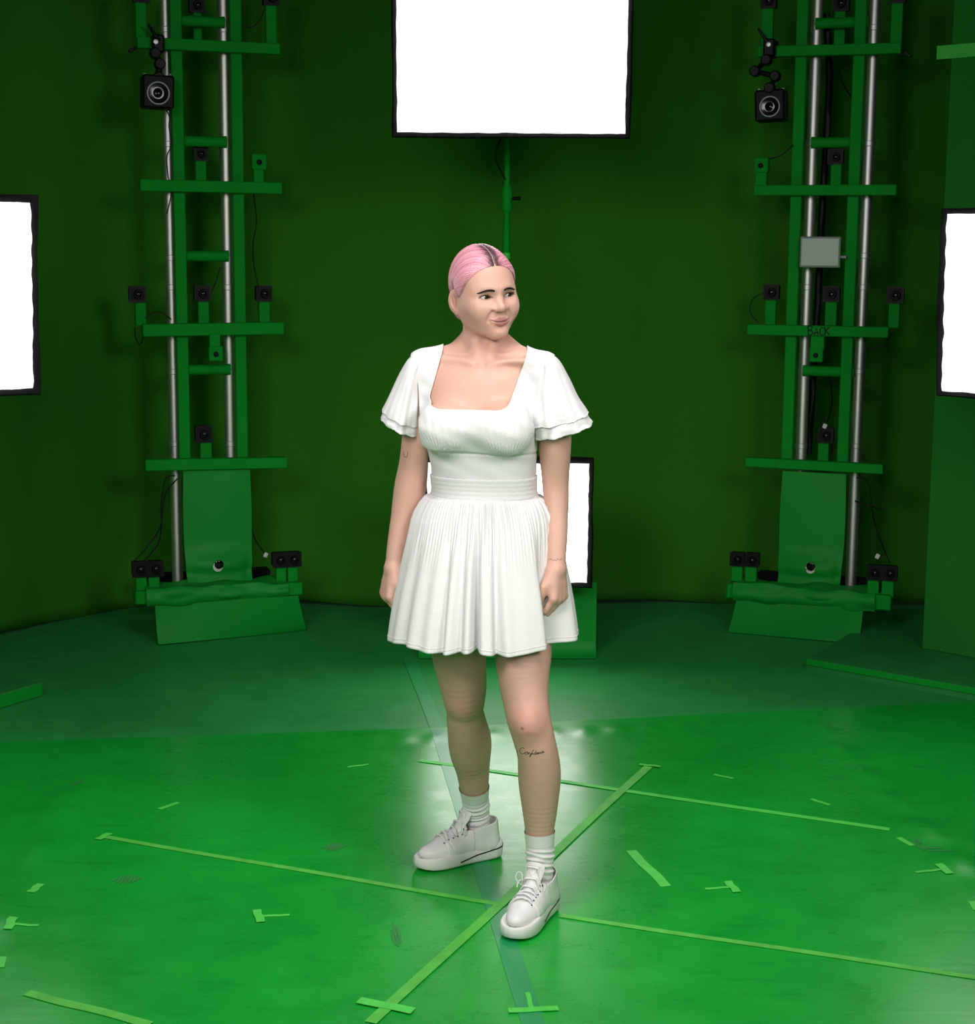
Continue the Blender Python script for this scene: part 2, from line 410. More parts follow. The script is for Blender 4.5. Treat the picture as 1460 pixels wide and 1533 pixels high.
tmark('T-shaped tape mark in the middle of the left mat', ((384, 1366), (391, 1384)), ((388, 1375), (434, 1373)))
tmark('T-shaped tape mark near the left picture edge', ((20, 1381), (12, 1397)), ((18, 1389), (58, 1389)))
tmark('T-shaped tape mark right of the front sneaker', ((1089, 1323), (1104, 1339)), ((1094, 1331), (1056, 1334)))
tmark('T-shaped tape mark below the dark smudge on the right', ((1405, 1298), (1422, 1312)), ((1412, 1305), (1371, 1309)))
tmark('T-shaped tape mark on the teal tape at the bottom', ((761, 1518), (836, 1514)), ((796, 1515), (790, 1490)))

# floor smudges: thin dirty patches lying on the mat
M['smudge'] = mat('dark_scuff', None, 0.6, var=0.3, scale=40, lin_rgb=(0.010, 0.235, 0.034))
def smudge(name, label, lines, w):
    mb = MB()
    for (p, q) in lines:
        a, b = flo(*p)[:2], flo(*q)[:2]; L = np.linalg.norm(b-a); d = (b-a)/L; n = np.array([-d[1], d[0]])
        P = np.zeros((5, 2, 3))
        for i in range(5):
            t = i/4; ww = w*(0.25+0.75*math.sin(math.pi*(0.1+0.8*t)))*random.uniform(0.6, 1)
            for j, s in enumerate((-0.5, 0.5)):
                c = a+d*L*t+n*s*ww; P[i, j] = (c[0], c[1], ZM+0.0008+float(mat_z(np.array([c[0]]), np.array([c[1]]))[0]))
        mb.grid(P, 0.0004)
    o = mb.build(name, M['smudge']); tag(o, label, 'smudge', 'shoe smudges on the mats', 'stuff'); return o
def hatch(cx_, cy_, w, h, n, sl):
    out = []
    for k in range(n):
        x = cx_-w/2+w*k/(n-1); hh = h*math.sqrt(max(0.15, 1-((k/(n-1))*2-1)**2))
        out.append(((x-sl, cy_+hh/2), (x+sl, cy_-hh/2)))
    return out
smudge('shoe_print', 'striped shoe print on the mat below the left tape line', hatch(190, 1319, 34, 14, 7, 4), 0.012)
smudge('shoe_print', 'striped shoe print on the mat above the left tape line', hatch(500, 1270, 26, 13, 6, 4), 0.012)
smudge('scuff_mark', 'dark scuffs on the mat beside the diagonal tape', [((588, 1385), (597, 1420)), ((594, 1388), (600, 1415)), ((586, 1395), (592, 1418))], 0.012)
smudge('scuff_mark', 'dark brown smudge on the mat at far right', [((1366, 1262), (1385, 1276)), ((1378, 1272), (1410, 1272)), ((1390, 1277), (1428, 1279)), ((1370, 1258), (1380, 1266))], 0.02)
smudge('scuff_mark', 'thin dark scuff on the left mat near its far edge', [((108, 1180), (126, 1170))], 0.018)
# ------------------------------------------------------------------ softboxes
def softbox_mat(name, wx, wz, strength, edge=0.045):
    m = bpy.data.materials.new(name); m.use_nodes = True; nt = m.node_tree; b = nt.nodes['Principled BSDF']; L = nt.links.new; N = nt.nodes.new
    tc = N('ShaderNodeTexCoord'); sp = N('ShaderNodeSeparateXYZ'); L(tc.outputs['Object'], sp.inputs[0])
    nz = N('ShaderNodeTexNoise'); nz.inputs['Scale'].default_value = 14; nz.inputs['Detail'].default_value = 5; L(tc.outputs['Object'], nz.inputs['Vector'])
    def math_(op, a, c):
        q = N('ShaderNodeMath'); q.operation = op
        for i, v in enumerate((a, c)):
            if isinstance(v, (int, float)): q.inputs[i].default_value = v
            else: L(v, q.inputs[i])
        return q.outputs[0]
    dx = math_('SUBTRACT', wx/2, math_('ABSOLUTE', sp.outputs[0], 0)); dz = math_('SUBTRACT', wz/2, math_('ABSOLUTE', sp.outputs[2], 0))
    dm = math_('ADD', math_('MINIMUM', dx, dz), math_('MULTIPLY', math_('SUBTRACT', nz.outputs['Fac'], 0.5), 0.05))
    r = N('ShaderNodeMapRange'); r.interpolation_type = 'SMOOTHSTEP'; r.inputs['From Max'].default_value = edge; r.inputs['To Min'].default_value = 0.62; r.inputs['To Max'].default_value = strength
    L(dm, r.inputs['Value'])
    b.inputs['Base Color'].default_value = (0.8, 0.8, 0.8, 1); b.inputs['Roughness'].default_value = 0.9
    b.inputs['Emission Color'].default_value = (1, 0.985, 0.97, 1); L(r.outputs['Result'], b.inputs['Emission Strength'])
    return m
def softbox(label, center, right, wx, wz, tilt, strength, depth=0.32, seed=1, lipw=0.013):
    """center: middle of the front face; right: unit vector along the face in plan"""
    rng = random.Random(seed)
    ang = math.atan2(right[1], right[0])
    root = thing('softbox', label, 'softbox', center, 0, 'studio softboxes')
    root.rotation_euler = (tilt, 0, ang)
    # local: x right, -y out of the front, z up
    n = 40; P = np.zeros((n, n, 3))
    ph = [rng.uniform(0, 6) for _ in range(8)]
    for i in range(n):
        for j in range(n):
            u, v = j/(n-1)*2-1, i/(n-1)*2-1
            puff = 0.022*(1-u**4)*(1-v**4)
            ew = 0.006*(math.sin(7*v+ph[0])+0.5*math.sin(17*v+ph[1]))*abs(u)**6; eh = 0.006*(math.sin(6*u+ph[2])+0.5*math.sin(19*u+ph[3]))*abs(v)**6
            cr = 0.006*(math.sin(22*u+9*v+ph[4])*abs(v)**5+math.sin(25*v-8*u+ph[5])*abs(u)**5)
            P[i, j] = (u*(wx/2)+ew*np.sign(u), -0.006-puff+cr*0.5, v*(wz/2)+eh*np.sign(v))
    MB().grid(P).build('diffuser', softbox_mat('softbox_glow', wx, wz, strength), root, 180)
    # black lip around the front
    lip = MB()
    prof = []
    for k in range(4*14):
        s, t = divmod(k, 14); t = t/14*2-1
        c = [(t, -1), (1, t), (-t, 1), (-1, -t)][s]
        x, z = c[0]*wx/2, c[1]*wz/2
        w = lipw*(1+0.22*math.sin(k*0.45+ph[6])+0.10*math.sin(k*1.1+ph[7]))
        nx = c[0] if abs(c[0]) == 1 else c[0]**9; nz_ = c[1] if abs(c[1]) == 1 else c[1]**9
        prof.append((x, z, nx, nz_, w))
    P = np.zeros((6, len(prof), 3))
    for k, (x, z, nx, nz_, w) in enumerate(prof):
        P[0, k] = (x-nx*0.010, 0.004, z-nz_*0.010); P[1, k] = (x-nx*0.004, -0.016, z-nz_*0.004); P[2, k] = (x+nx*w*0.5, -0.020, z+nz_*w*0.5)
        P[3, k] = (x+nx*w, -0.012, z+nz_*w); P[4, k] = (x+nx*w, 0.03, z+nz_*w); P[5, k] = (x+nx*0.004, 0.045, z+nz_*0.004)
    lip.grid(P, closed_u=True).build('rim', M['black_cloth'], root, 60)
    # tapered back shell and speed ring
    P = np.zeros((5, len(prof), 3))
    for q, (sc, yy) in enumerate(((1.0, 0.03), (0.93, 0.10), (0.72, 0.2), (0.45, 0.28), (0.2, depth))):
        for k, (x, z, nx, nz_, w) in enumerate(prof): P[q, k] = (x*sc, yy, z*sc)
    mb = MB().grid(P, closed_u=True); mb.f.append(tuple(range(mb.n-len(prof), mb.n)))
    mb.build('shell', M['black_cloth'], root, 60)
    MB().lathe((0, depth-0.01, 0), (0, 1, 0), [(0, 0.075), (0.02, 0.08), (0.05, 0.08), (0.055, 0.06), (0.2, 0.06), (0.21, 0.04)], 20).build('lamp_head', M['black'], root, 40)
    return root
def box_px(x0, x1, y0, y1, Y):
    a, b = at(x0, (y0+y1)/2, Y), at(x1, (y0+y1)/2, Y); c = at((x0+x1)/2, y0, Y); d = at((x0+x1)/2, y1, Y)
    return (a+b)/2, b[0]-a[0], c[2]-d[2]
c, wx, wz = box_px(637, 883, 690, 875, 2.48)
softbox('small softbox standing behind the woman at waist height', c, (1, 0, 0), wx, wz, 0.05, 5.0, seed=3)
c = at(765, 203, 2.30); wx2 = at(939, 150, 2.3)[0]-at(592, 150, 2.3)[0]
softbox('large softbox above and behind the woman', (c[0], c[1]-0.05, c[2]+0.44), (1, 0, 0), wx2, 0.88, 0.10, 5.0, seed=5, lipw=0.012)
# left and right ones, turned toward the middle
for (lab, xe, ys, Y, sg, sd_) in (('softbox cut by the left picture edge', 50, (301, 586), 1.35, -1, 11), ('softbox cut by the right picture edge', 1412, (318, 590), 1.75, 1, 14)):
    e = at(xe, sum(ys)/2, Y); hz = at(xe, ys[0], Y)[2]-at(xe, ys[1], Y)[2]
    a_ = 0.75*sg*-1
    rt = np.array([math.cos(0.62), -sg*math.sin(0.62), 0.0])
    wdt = 0.62
    c = e+rt*sg*wdt/2
    softbox(lab, c, rt, wdt, hz, 0.06, 4.5, seed=sd_, lipw=0.014)
    # its stand, outside the frame
    st = thing('light_stand', 'green wrapped stand carrying the '+('left' if sg < 0 else 'right')+' edge softbox', 'stand', (c[0]-rt[1]*0+(-rt[1])*0.36, c[1]+rt[0]*0.36, 0 if sg < 0 else ZP))
    MB().tube([(0, 0, 0.02), (0, 0, c[2]-0.1)], 0.016, 12).build('pole', M['green_paint'], st, 40)
    MB().lathe((0, 0, 0.001), (0, 0, 1), [(0, 0.15), (0.012, 0.15), (0.02, 0.13), (0.03, 0.03), (0.05, 0.02)], 24).build('base_plate', M['green_paint'], st, 40)

# central stand with two softboxes and its draped green sheet
px_ = at(759, 300, 2.86)
st = thing('light_stand', 'tall green wrapped light stand behind the woman', 'stand', (px_[0], px_[1], 0))
def stz(y): return at(759, y, 2.86)[2]
MB().tube([(0, 0, 0.02), (0, 0, stz(335))], 0.0155, 14).build('pole', M['green_paint'], st, 40)
MB().tube([(0, 0, stz(340)), (0, 0, stz(205)+0.45)], 0.0125, 14).build('upper_pole', M['green_paint'], st, 40)
zc = stz(297)
MB().lathe((0, 0, zc-0.055), (0, 0, 1), [(0, 0.016), (0.008, 0.021), (0.03, 0.024), (0.045, 0.019), (0.06, 0.024), (0.085, 0.022), (0.1, 0.018), (0.11, 0.014)], 14).build('collar', M['green_paint'], st, 50)
MB().lathe((0, 0, stz(388)), (0, 0, 1), [(0, 0.0162), (0.001, 0.0172), (0.026, 0.0172), (0.027, 0.0162)], 14).build('tape_band', M['tape'], st, 50)
MB().tube([(0.02, 0, zc), (0.055, -0.01, zc)], [0.006, 0.009], 8).build('clamp_knob', M['black'], st, 50)
MB().lathe((0, 0, 0.001), (0, 0, 1), [(0, 0.16), (0.012, 0.16), (0.02, 0.14), (0.03, 0.03), (0.05, 0.02)], 24).build('base_plate', M['green_paint'], st, 40)
pts = [at(752, 203, 2.80), at(744, 222, 2.80), at(743, 240, 2.80), at(750, 256, 2.81), at(756, 268, 2.83)]
o = MB().tube(smooth_line(pts, 6), 0.003, 6).build('cable', M['black'], None, 60); tag(o, 'thin black cable looping beneath the large softbox', 'cable', 'loose black cables')
# sheet hanging in front of the stand foot: vertical, curling forward at the floor
a, b_ = at(627, 950, 2.60), at(893, 950, 2.62)
zt = at(760, 874, 2.6)[2]
P = np.zeros((26, 24, 3))
for i in range(26):
    t = i/25
    for j in range(24):
        u = j/23; x = a[0]+(b_[0]-a[0])*u
        if t < 0.7: z = zt+(0.06-zt)*(t/0.7); y = 2.63
        else:
            q = (t-0.7)/0.3*math.pi/2; z = 0.062-0.055*math.sin(q); y = 2.63-0.055*(1-math.cos(q))-0.02*(t-0.7)
        y += 0.006*math.sin(u*7+t*3)*(1-t)+0.05*(u-0.5)*0.4
        P[i, j] = (x, y, z)
o = MB().grid(P, -0.003).build('backdrop_sheet', M['green_sheet'], None, 60); tag(o, 'green sheet hanging to the floor below the small softbox', 'sheet')
# ------------------------------------------------------------------ camera towers
class Tower:
    def __init__(s, o, a):
        s.o = np.array([o[0], o[1], 0.0]); s.a = a; s.u = np.array([math.cos(a), math.sin(a), 0]); s.w = np.array([-math.sin(a), math.cos(a), 0])
    def pix(s, x, y, w=0.0):
        """where the line of sight through a photo point meets the tower's own plane w: (u, w, z)"""
        d = ray(x, y); t = ((s.o-CAM) @ s.w+w)/(d @ s.w); q = CAM+d*t-s.o
        return np.array([q @ s.u, w, q[2]])
    def world(s, q): return s.o+s.u*q[0]+s.w*q[1]+np.array([0, 0, q[2]])
    def ppm(s, q): return px_per_m(s.world(q))
M['camera_black'] = mat('black_camera_body', None, 0.55, var=0.15, scale=40, spec=0.22, lin_rgb=(0.0055, 0.005, 0.0055))
def lens_part(root, c, r, ring=False, par=None):
    mb = MB().lathe(c, (0, -1, 0), [(0, r*1.15), (0.006, r*1.15), (0.012, r), (0.016, r*0.95)], 18); o = mb.build('lens_barrel', M['black'], root, 40)
    MB().lathe((c[0], c[1]-0.0155, c[2]), (0, -1, 0), [(0, r*0.82), (0.003, r*0.6), (0.004, r*0.2), (0.0042, 0.0005)], 18).build('lens', M['lens'], o, 60)
    return o
def tower(T, side, D):
    L = 'left' if side < 0 else 'right'
    root = thing('camera_tower', 'tall green taped aluminium tower on the %s of the studio' % L, 'tower', T.o, T.a, 'camera towers')
    ZT = 2.95
    # truss of four aluminium tubes with braces
    us = [T.pix(x, y, 0.085)[0] for x, y in D['tubes']]
    zb0 = 0.16
    for u in us:
        for w in (0.085,):
            MB().tube([(u, w, zb0), (u, w, ZT)], 0.0245, 20).build('truss_tube', M['chrome'], root, 40)
    for y in D['collars']:
        for i, u in enumerate(us):
            z = T.pix(D['tubes'][i][0], y, 0.085)[2]
            MB().lathe((u, 0.085, z-0.012), (0, 0, 1), [(0, 0.0245), (0.002, 0.027), (0.022, 0.027), (0.024, 0.0245)], 18).build('collar', M['chrome'], root, 40)
    # flat green uprights
    zl = T.pix(D['panel'][0], D['bar4'][1], 0.0)[2]
    for (x, y) in D['uprights']:
        u = T.pix(x, y, 0.03)[0]
        o = MB().box((u, 0.03, (zl+ZT)/2), (0.048, 0.035, ZT-zl), 0.003).build('upright', M['green_paint'], root)
        if side < 0:
            for s in (-1, 1): MB().lathe((u+s*0.011, 0.010, zl+0.012), (0, -1, 0), [(0, 0.008), (0.006, 0.008), (0.007, 0.005)], 8).build('bolt', M['white_plastic'], o)
    for y in D['rungs']:
        z = T.pix((D['tubes'][0][0]+D['tubes'][1][0])/2, y, 0.08)[2]
        u0_, u1_ = us[0]+0.02*(side < 0), us[1]-0.02*(side > 0)
        n = 9; pts = [(u0_+(u1_-u0_)*k/(n-1), 0.055, z) for k in range(n)]
        MB().tube(pts, [0.0225+0.0025*(k in (0, n-1))+0.0008*math.sin(k*2.1+y) for k in range(n)], 16).build('rung', M['green_paint'], root, 40)
    # horizontal crossbars
    bars = []
    for i in (1, 2, 3, 4):
        x0, y0, x1, y1, h = D['bar%d' % i]
        w = -0.012
        a, b = T.pix(x0, y0, w), T.pix(x1, y1, w); hh = h/T.ppm((a+b)/2)
        mb = MB(); m = 12
        for k in range(m):
            p, q = a+(b-a)*k/m, a+(b-a)*(k+1)/m
        o = MB().bar(a, b, 0.045, hh, 0.003).build('crossbar', M['green_paint'], root); bars.append((a, b, hh))
    # hanging sheet over the lower front
    x0, x1, y0, y1 = D['panel']
    tl, bl = T.pix(x0, y0, -0.01), T.pix(x0, y1, -0.03); tr = T.pix(x1, y0, -0.01)
    R_, C_ = 40, 26; P = np.zeros((R_, C_, 3))
    for i in range(R_):
        t = i/(R_-1)
        for j in range(C_):
            s = j/(C_-1); u = tl[0]+(tr[0]-tl[0])*s; z = tl[2]+(bl[2]-tl[2])*t
            bulge = 0.012*math.sin(math.pi*s)*math.sin(math.pi*min(1, t*1.05))
            belly = 0.05*math.exp(-((t-0.80)/0.10)**2)*(0.5+0.5*math.sin(math.pi*s))
            flare = 0.085*max(0, t-0.86)/0.14
            crease = 0.010*math.exp(-((s-0.93)/0.05)**2)*math.exp(-((t-0.85)/0.1)**2)+0.006*math.sin(9*s+14*t)*max(0, t-0.75)*2
            P[i, j] = (u+0.01*math.sin(t*4)*(s-0.5), -0.008-bulge-belly-flare+crease, z)
    sh = MB().grid(P, 0.003).build('front_sheet', M['green_sheet'], root, 50)
    hx, hy = D['hole']
    q = T.pix(hx, hy, -0.075)
    MB().lathe((q[0]-0.003, q[1]+0.012, q[2]-0.012), (0, -1, 0), [(0, 0.022), (0.002, 0.022), (0.004, 0.012)], 14).build('peephole_rim', M['white_plastic'], sh, 40)
    MB().lathe((q[0], q[1]+0.004, q[2]), (0, -1, 0), [(0, 0.019), (0.006, 0.019), (0.009, 0.012), (0.007, 0.0005)], 16).build('peephole', M['lens'], sh, 40)
    # base beam with draped wrap
    (ax, ay), (bx, by), hb = D['beam']
    a, b = T.pix(ax, ay, -0.10), T.pix(bx, by, -0.10); zc = (a[2]+b[2])/2; a[2] = b[2] = zc; hh = hb/T.ppm(a)
    MB().bar(a, b, 0.11, hh, 0.006).build('base_beam', M['green_paint'], root)
    for w in (0.0, 0.30): MB().bar((a[0]*0.8, w, zc-0.01), (b[0]*0.8, w, zc-0.01), 0.07, 0.05, 0.004).build('base_beam', M['black'], root)
    P = np.zeros((22, 46, 3)); rr = random.Random(3 if side < 0 else 9)
    f1, f2 = rr.uniform(0, 6), rr.uniform(0, 6)
    for i in range(22):
        t = i/21
        for j in range(46):
            s = j/45; u = a[0]+(b[0]-a[0])*(0.06+0.84*s) if side < 0 else a[0]+(b[0]-a[0])*(0.05+0.86*s)
            yy = -0.02-0.155*min(1, t/0.5); zz = zc+hh/2+0.012-0.004*(t < 0.5)
            if t > 0.5: zz = zc+hh/2+0.010-(t-0.5)/0.5*hh*1.15; yy = -0.165-0.018*math.sin((t-0.5)*6)
            fold = 0.006*math.sin(5*s+9*t+f1)+0.006*math.sin(11*s-7*t+f2)+0.004*math.sin(23*s+5*t)
            P[i, j] = (u, yy-abs(fold)*0.8*(t > 0.4), zz+fold*(0.8 if t < 0.5 else 0.5))
    MB().grid(P, 0.003).build('base_wrap', M['green_sheet'], root, 50)
    # curved skirt sheet down to the floor
    (sx0, sy0), (sx1, sy1), (fx0, fy0), (fx1, fy1) = D['skirt']
    tl, tr = T.pix(sx0, sy0, -0.17), T.pix(sx1, sy1, -0.17); z0 = (tl[2]+tr[2])/2
    fb0, fb1 = flo(fx0, fy0)-T.o, flo(fx1, fy1)-T.o
    fl_, fr_ = np.array([fb0 @ T.u, fb0 @ T.w, 0]), np.array([fb1 @ T.u, fb1 @ T.w, 0])
    P = np.zeros((26, 30, 3))
    for i in range(26):
        t = i/25; c = t**2.2
        for j in range(30):
            s = j/29; up_ = tl+(tr-tl)*s; dn_ = fl_+(fr_-fl_)*s
            u = up_[0]+(dn_[0]-up_[0])*t; w = -0.17+(dn_[1]+0.17)*(0.35*t+0.65*c)
            z = z0+(0.004-z0)*(1-(1-t)**1.25)
            P[i, j] = (u, w+0.006*math.sin(s*6+t*3)*(1-t), max(0.004, z))
    MB().grid(P, 0.003).build('skirt_sheet', M['green_sheet'], root, 50)
    # box cameras
    def boxcam(kind, cx_, cy_, size, post, where, w, hang=False, pair=False, pw=None):
        q = T.pix(cx_, cy_, w); m = T.ppm(q); s = size/m
        px0, px1, py0, py1 = post
        pa = T.pix((px0+px1)/2, py0, w); pb = T.pix((px0+px1)/2, py1, w); pwid = (px1-px0)/m
        lab = ('green box camera ' if kind == 'green' else 'black box camera ')+where
        zbase = pb[2] if not hang else pa[2]
        wl = T.world((pa[0], w, zbase))
        c = thing('box_camera', lab, 'camera', wl, T.a, 'small box cameras on the towers')
        o = np.array([pa[0], w, zbase]); lc = q-o
        mtl = M['green_paint'] if kind == 'green' else M['camera_black']
        b = MB().box(lc, (s, s*0.75, s*(0.95 if kind == 'black' else 1.05)), 0.004).build('body', mtl, c)
        lens_part(c, (lc[0]+(0.003 if kind == 'black' else -0.001), lc[1]-s*0.375, lc[2]-0.002), s*(0.26 if kind == 'black' else 0.16))
        zz = sorted((pa[2]-o[2], pb[2]-o[2]))
        st = MB(); st.box((0, 0, (zz[0]+zz[1])/2), (pwid, pwid*0.7, zz[1]-zz[0]+0.004), 0.003); st.build('post', M['green_paint'], c)
        if kind == 'black':
            sq = [(-1, -1), (1, -1), (1, 1), (-1, 1)]; h_ = s*0.52; g = []
            for (rr_, yy) in ((h_*0.80, -s*0.375), (h_*0.80, -s*0.41), (h_, -s*0.41), (h_, -s*0.33)): g.append([(lc[0]+a_*rr_, lc[1]+yy, lc[2]+b_*rr_) for a_, b_ in sq])
            MB().grid(np.array(g), closed_u=True).build('face_frame', M['black'], b)
        return c
    for args in D['cams']: boxcam(*args)
    # large square camera with a grey ring, hung from a black clamp arm
    rc = D['ring']; w = -0.11
    q = T.pix(rc['c'][0], rc['c'][1], w); m = T.ppm(q); bw, bh = rc['size'][0]/m, rc['size'][1]/m
    top = T.pix(rc['arm'][0][0], rc['arm'][0][1], -0.045)
    c = thing('ring_camera', 'black square camera with grey lens ring hanging on the %s tower' % L, 'camera', T.world(q), T.a, 'large ring cameras')
    MB().box((0, 0.03, 0), (bw, 0.10, bh), 0.008, ((math.cos(rc['rot']), 0, math.sin(rc['rot'])), (0, 1, 0), (-math.sin(rc['rot']), 0, math.cos(rc['rot'])))).build('body', M['camera_black'], c)
    ro = (rc['ro'][0]/m, -0.021, rc['ro'][1]/m); rr_ = rc['r']/m
    pr = [(ro[0]+rr_*math.cos(t), ro[1]-0.002, ro[2]+rr_*math.sin(t)) for t in np.linspace(0, 2*math.pi, 41)]
    MB().tube(pr, 0.0040, 8, False).build('lens_ring', M['grey_ring'], c, 60)
    MB().lathe((ro[0], ro[1]+0.002, ro[2]), (0, -1, 0), [(0, rr_*0.95), (0.003, rr_*0.92), (0.0015, rr_*0.6), (0.001, rr_*0.35), (0.003, rr_*0.2), (0.0035, 0.001)], 28).build('lens', M['lens'], c, 50)
    for sx in (-1, 1):
        MB().lathe((sx*bw*0.40, 0.0, bh*0.5), (0, 0, 1), [(0, 0.006), (0.006, 0.006), (0.007, 0.003)], 8).build('screw', M['grey_ring'], c)
    ar = MB(); P_ = [T.pix(x, y, ww)-q for (x, y), ww in zip(rc['arm'], rc['aw'])]
    ar.tube(P_, 0.0135, 10)
    for p in P_: ar.lathe(p-np.array([0, 0.025, 0]), (0, 1, 0), [(0, 0.018), (0.006, 0.023), (0.044, 0.023), (0.05, 0.018)], 12)
    cl = P_[0]; ar.box(cl+np.array([0, 0.02, 0.0]), (0.05, 0.10, 0.075), 0.008)
    ar.build('clamp_arm', M['black'], c, 40)
    kn = MB(); a0 = P_[0]; kn.tube([a0+np.array([0, -0.03, 0.01]), T.pix(*rc['lever'], -0.10)-q], [0.010, 0.005], 8); kn.build('clamp_lever', M['black'], c, 40)
    hl_ = T.pix(rc['hl'][0], rc['hl'][1], -0.10)-q; MB().lathe(hl_+np.array([0, 0.02, 0]), (0, -1, 0), [(0, 0.010), (0.012, 0.010), (0.013, 0.006)], 10).build('clamp_screw', M['chrome'], c, 50)
    # cables
    for (lab, pts, w_, r) in D['cables']:
        P_ = [T.world(T.pix(x, y, w_)) for x, y in pts]
        o = MB().tube(smooth_line(P_, 5), r, 6).build('cable', M['black'], None, 60); tag(o, lab, 'cable', 'loose black cables')
    return root, bars

TL = Tower((-1.155, 3.06), math.radians(18.4)); TR = Tower((1.395, 3.14), math.radians(-19.6))
DL = dict(tubes=((251.5, 200), (337, 200)), uprights=((269, 340), (357, 340)), rungs=(33, 212, 383, 553), collars=(45, 216, 386, 430, 556, 664),
    bar1=(205, 64, 418, 74, 16), bar2=(209, 277, 421, 282, 17), bar3=(213, 494.5, 424, 491, 18), bar4=(217, 696, 429, 692, 16.5), panel=(274.5, 374, 704, 884), hole=(328, 845),
    beam=((201, 895), (450, 876), 20), skirt=((232, 905), (446, 890), (237, 967), (459, 944)),
    cams=[('black', 205, 440, 24, (202, 218, 450, 487), "at the left end of the left tower's third bar", 0.07), ('black', 302, 439, 23, (296, 312, 449, 486), "in the middle of the left tower's third bar", 0.07),
          ('black', 394, 439, 23, (387, 403, 449, 485), "at the right end of the left tower's third bar", 0.07), ('green', 322.5, 529, 21, (313, 329, 500, 520), 'hanging below the third bar of the left tower', -0.03, True),
          ('green', 387, 242.5, 22, (379, 394, 252, 276), "standing on the right end of the left tower's second bar", -0.012), ('black', 300, 230, 21, (292, 308, 240, 270), 'behind the second bar of the left tower', 0.12),
          ('black', 304, 649, 24, (299, 316, 659, 688), 'behind the fourth bar of the left tower', 0.09), ('black', 211, -8, 24, (202, 218, 2, 62), "at the left end of the left tower's top bar", 0.0),
          ('black', 405, -3, 23, (397, 413, 8, 68), "at the right end of the left tower's top bar", 0.0), ('black', 294, 8, 22, (289, 301, 18, 62), "in the middle of the left tower's top bar", 0.13),
          ('black', 209, 851, 23, (203, 219, 862, 886), 'outer one at the left foot of the left tower', -0.10), ('black', 232, 850, 23, (222, 238, 862, 884), 'inner one at the left foot of the left tower', -0.10),
          ('black', 418, 837, 22, (412.5, 427.5, 847, 871), 'inner one at the right foot of the left tower', -0.10), ('black', 438.5, 836, 22, (430, 445, 846, 869), 'outer one at the right foot of the left tower', -0.10)],
    ring=dict(c=(236.5, 137.5), size=(47, 49), rot=-0.03, ro=(-0.5, -2.5), r=16, arm=((236, 66), (232, 80), (239, 96), (237, 116)), aw=(-0.045, -0.075, -0.10, -0.10), lever=(222, 36), hl=(234, 62)),
    cables=[('black cable dropping from the ring camera of the left tower', [(246, 160), (254, 175), (253, 190), (257, 215), (250, 235), (252, 265), (257, 285), (250, 320)], -0.02, 0.0025), ('black cable hanging right of the left tower', [(379, 288), (384, 330), (379, 365), (380, 395), (387, 430)], 0.02, 0.0025),
        ('black cable looping left of the third bar of the left tower', [(218, 476), (228, 469), (242, 468), (256, 478)], 0.05, 0.0025), ("black cable under the left end of the left tower's third bar", [(202, 490), (203, 505), (210, 516), (215, 503)], 0.03, 0.0025),
        ('black cable between the uprights of the left tower', [(283, 420), (290, 427), (312, 440), (322, 425), (330, 400)], 0.06, 0.0025), ('black cable curving down to the pair at the left foot of the left tower', [(262, 712), (248, 718), (241, 760), (240, 790), (215, 825), (199, 842)], -0.02, 0.003),
        ('second black cable falling to the left foot of the left tower', [(266, 716), (246, 745), (240, 805), (228, 826), (216, 840)], 0.0, 0.003), ('black cable running to the pair at the right foot of the left tower', [(374, 778), (380, 803), (390, 820), (399, 831)], 0.0, 0.0025),
        ('black cable at the top right of the left tower', [(362, 39), (378, 40), (389, 30), (396, 14)], 0.03, 0.0025)])
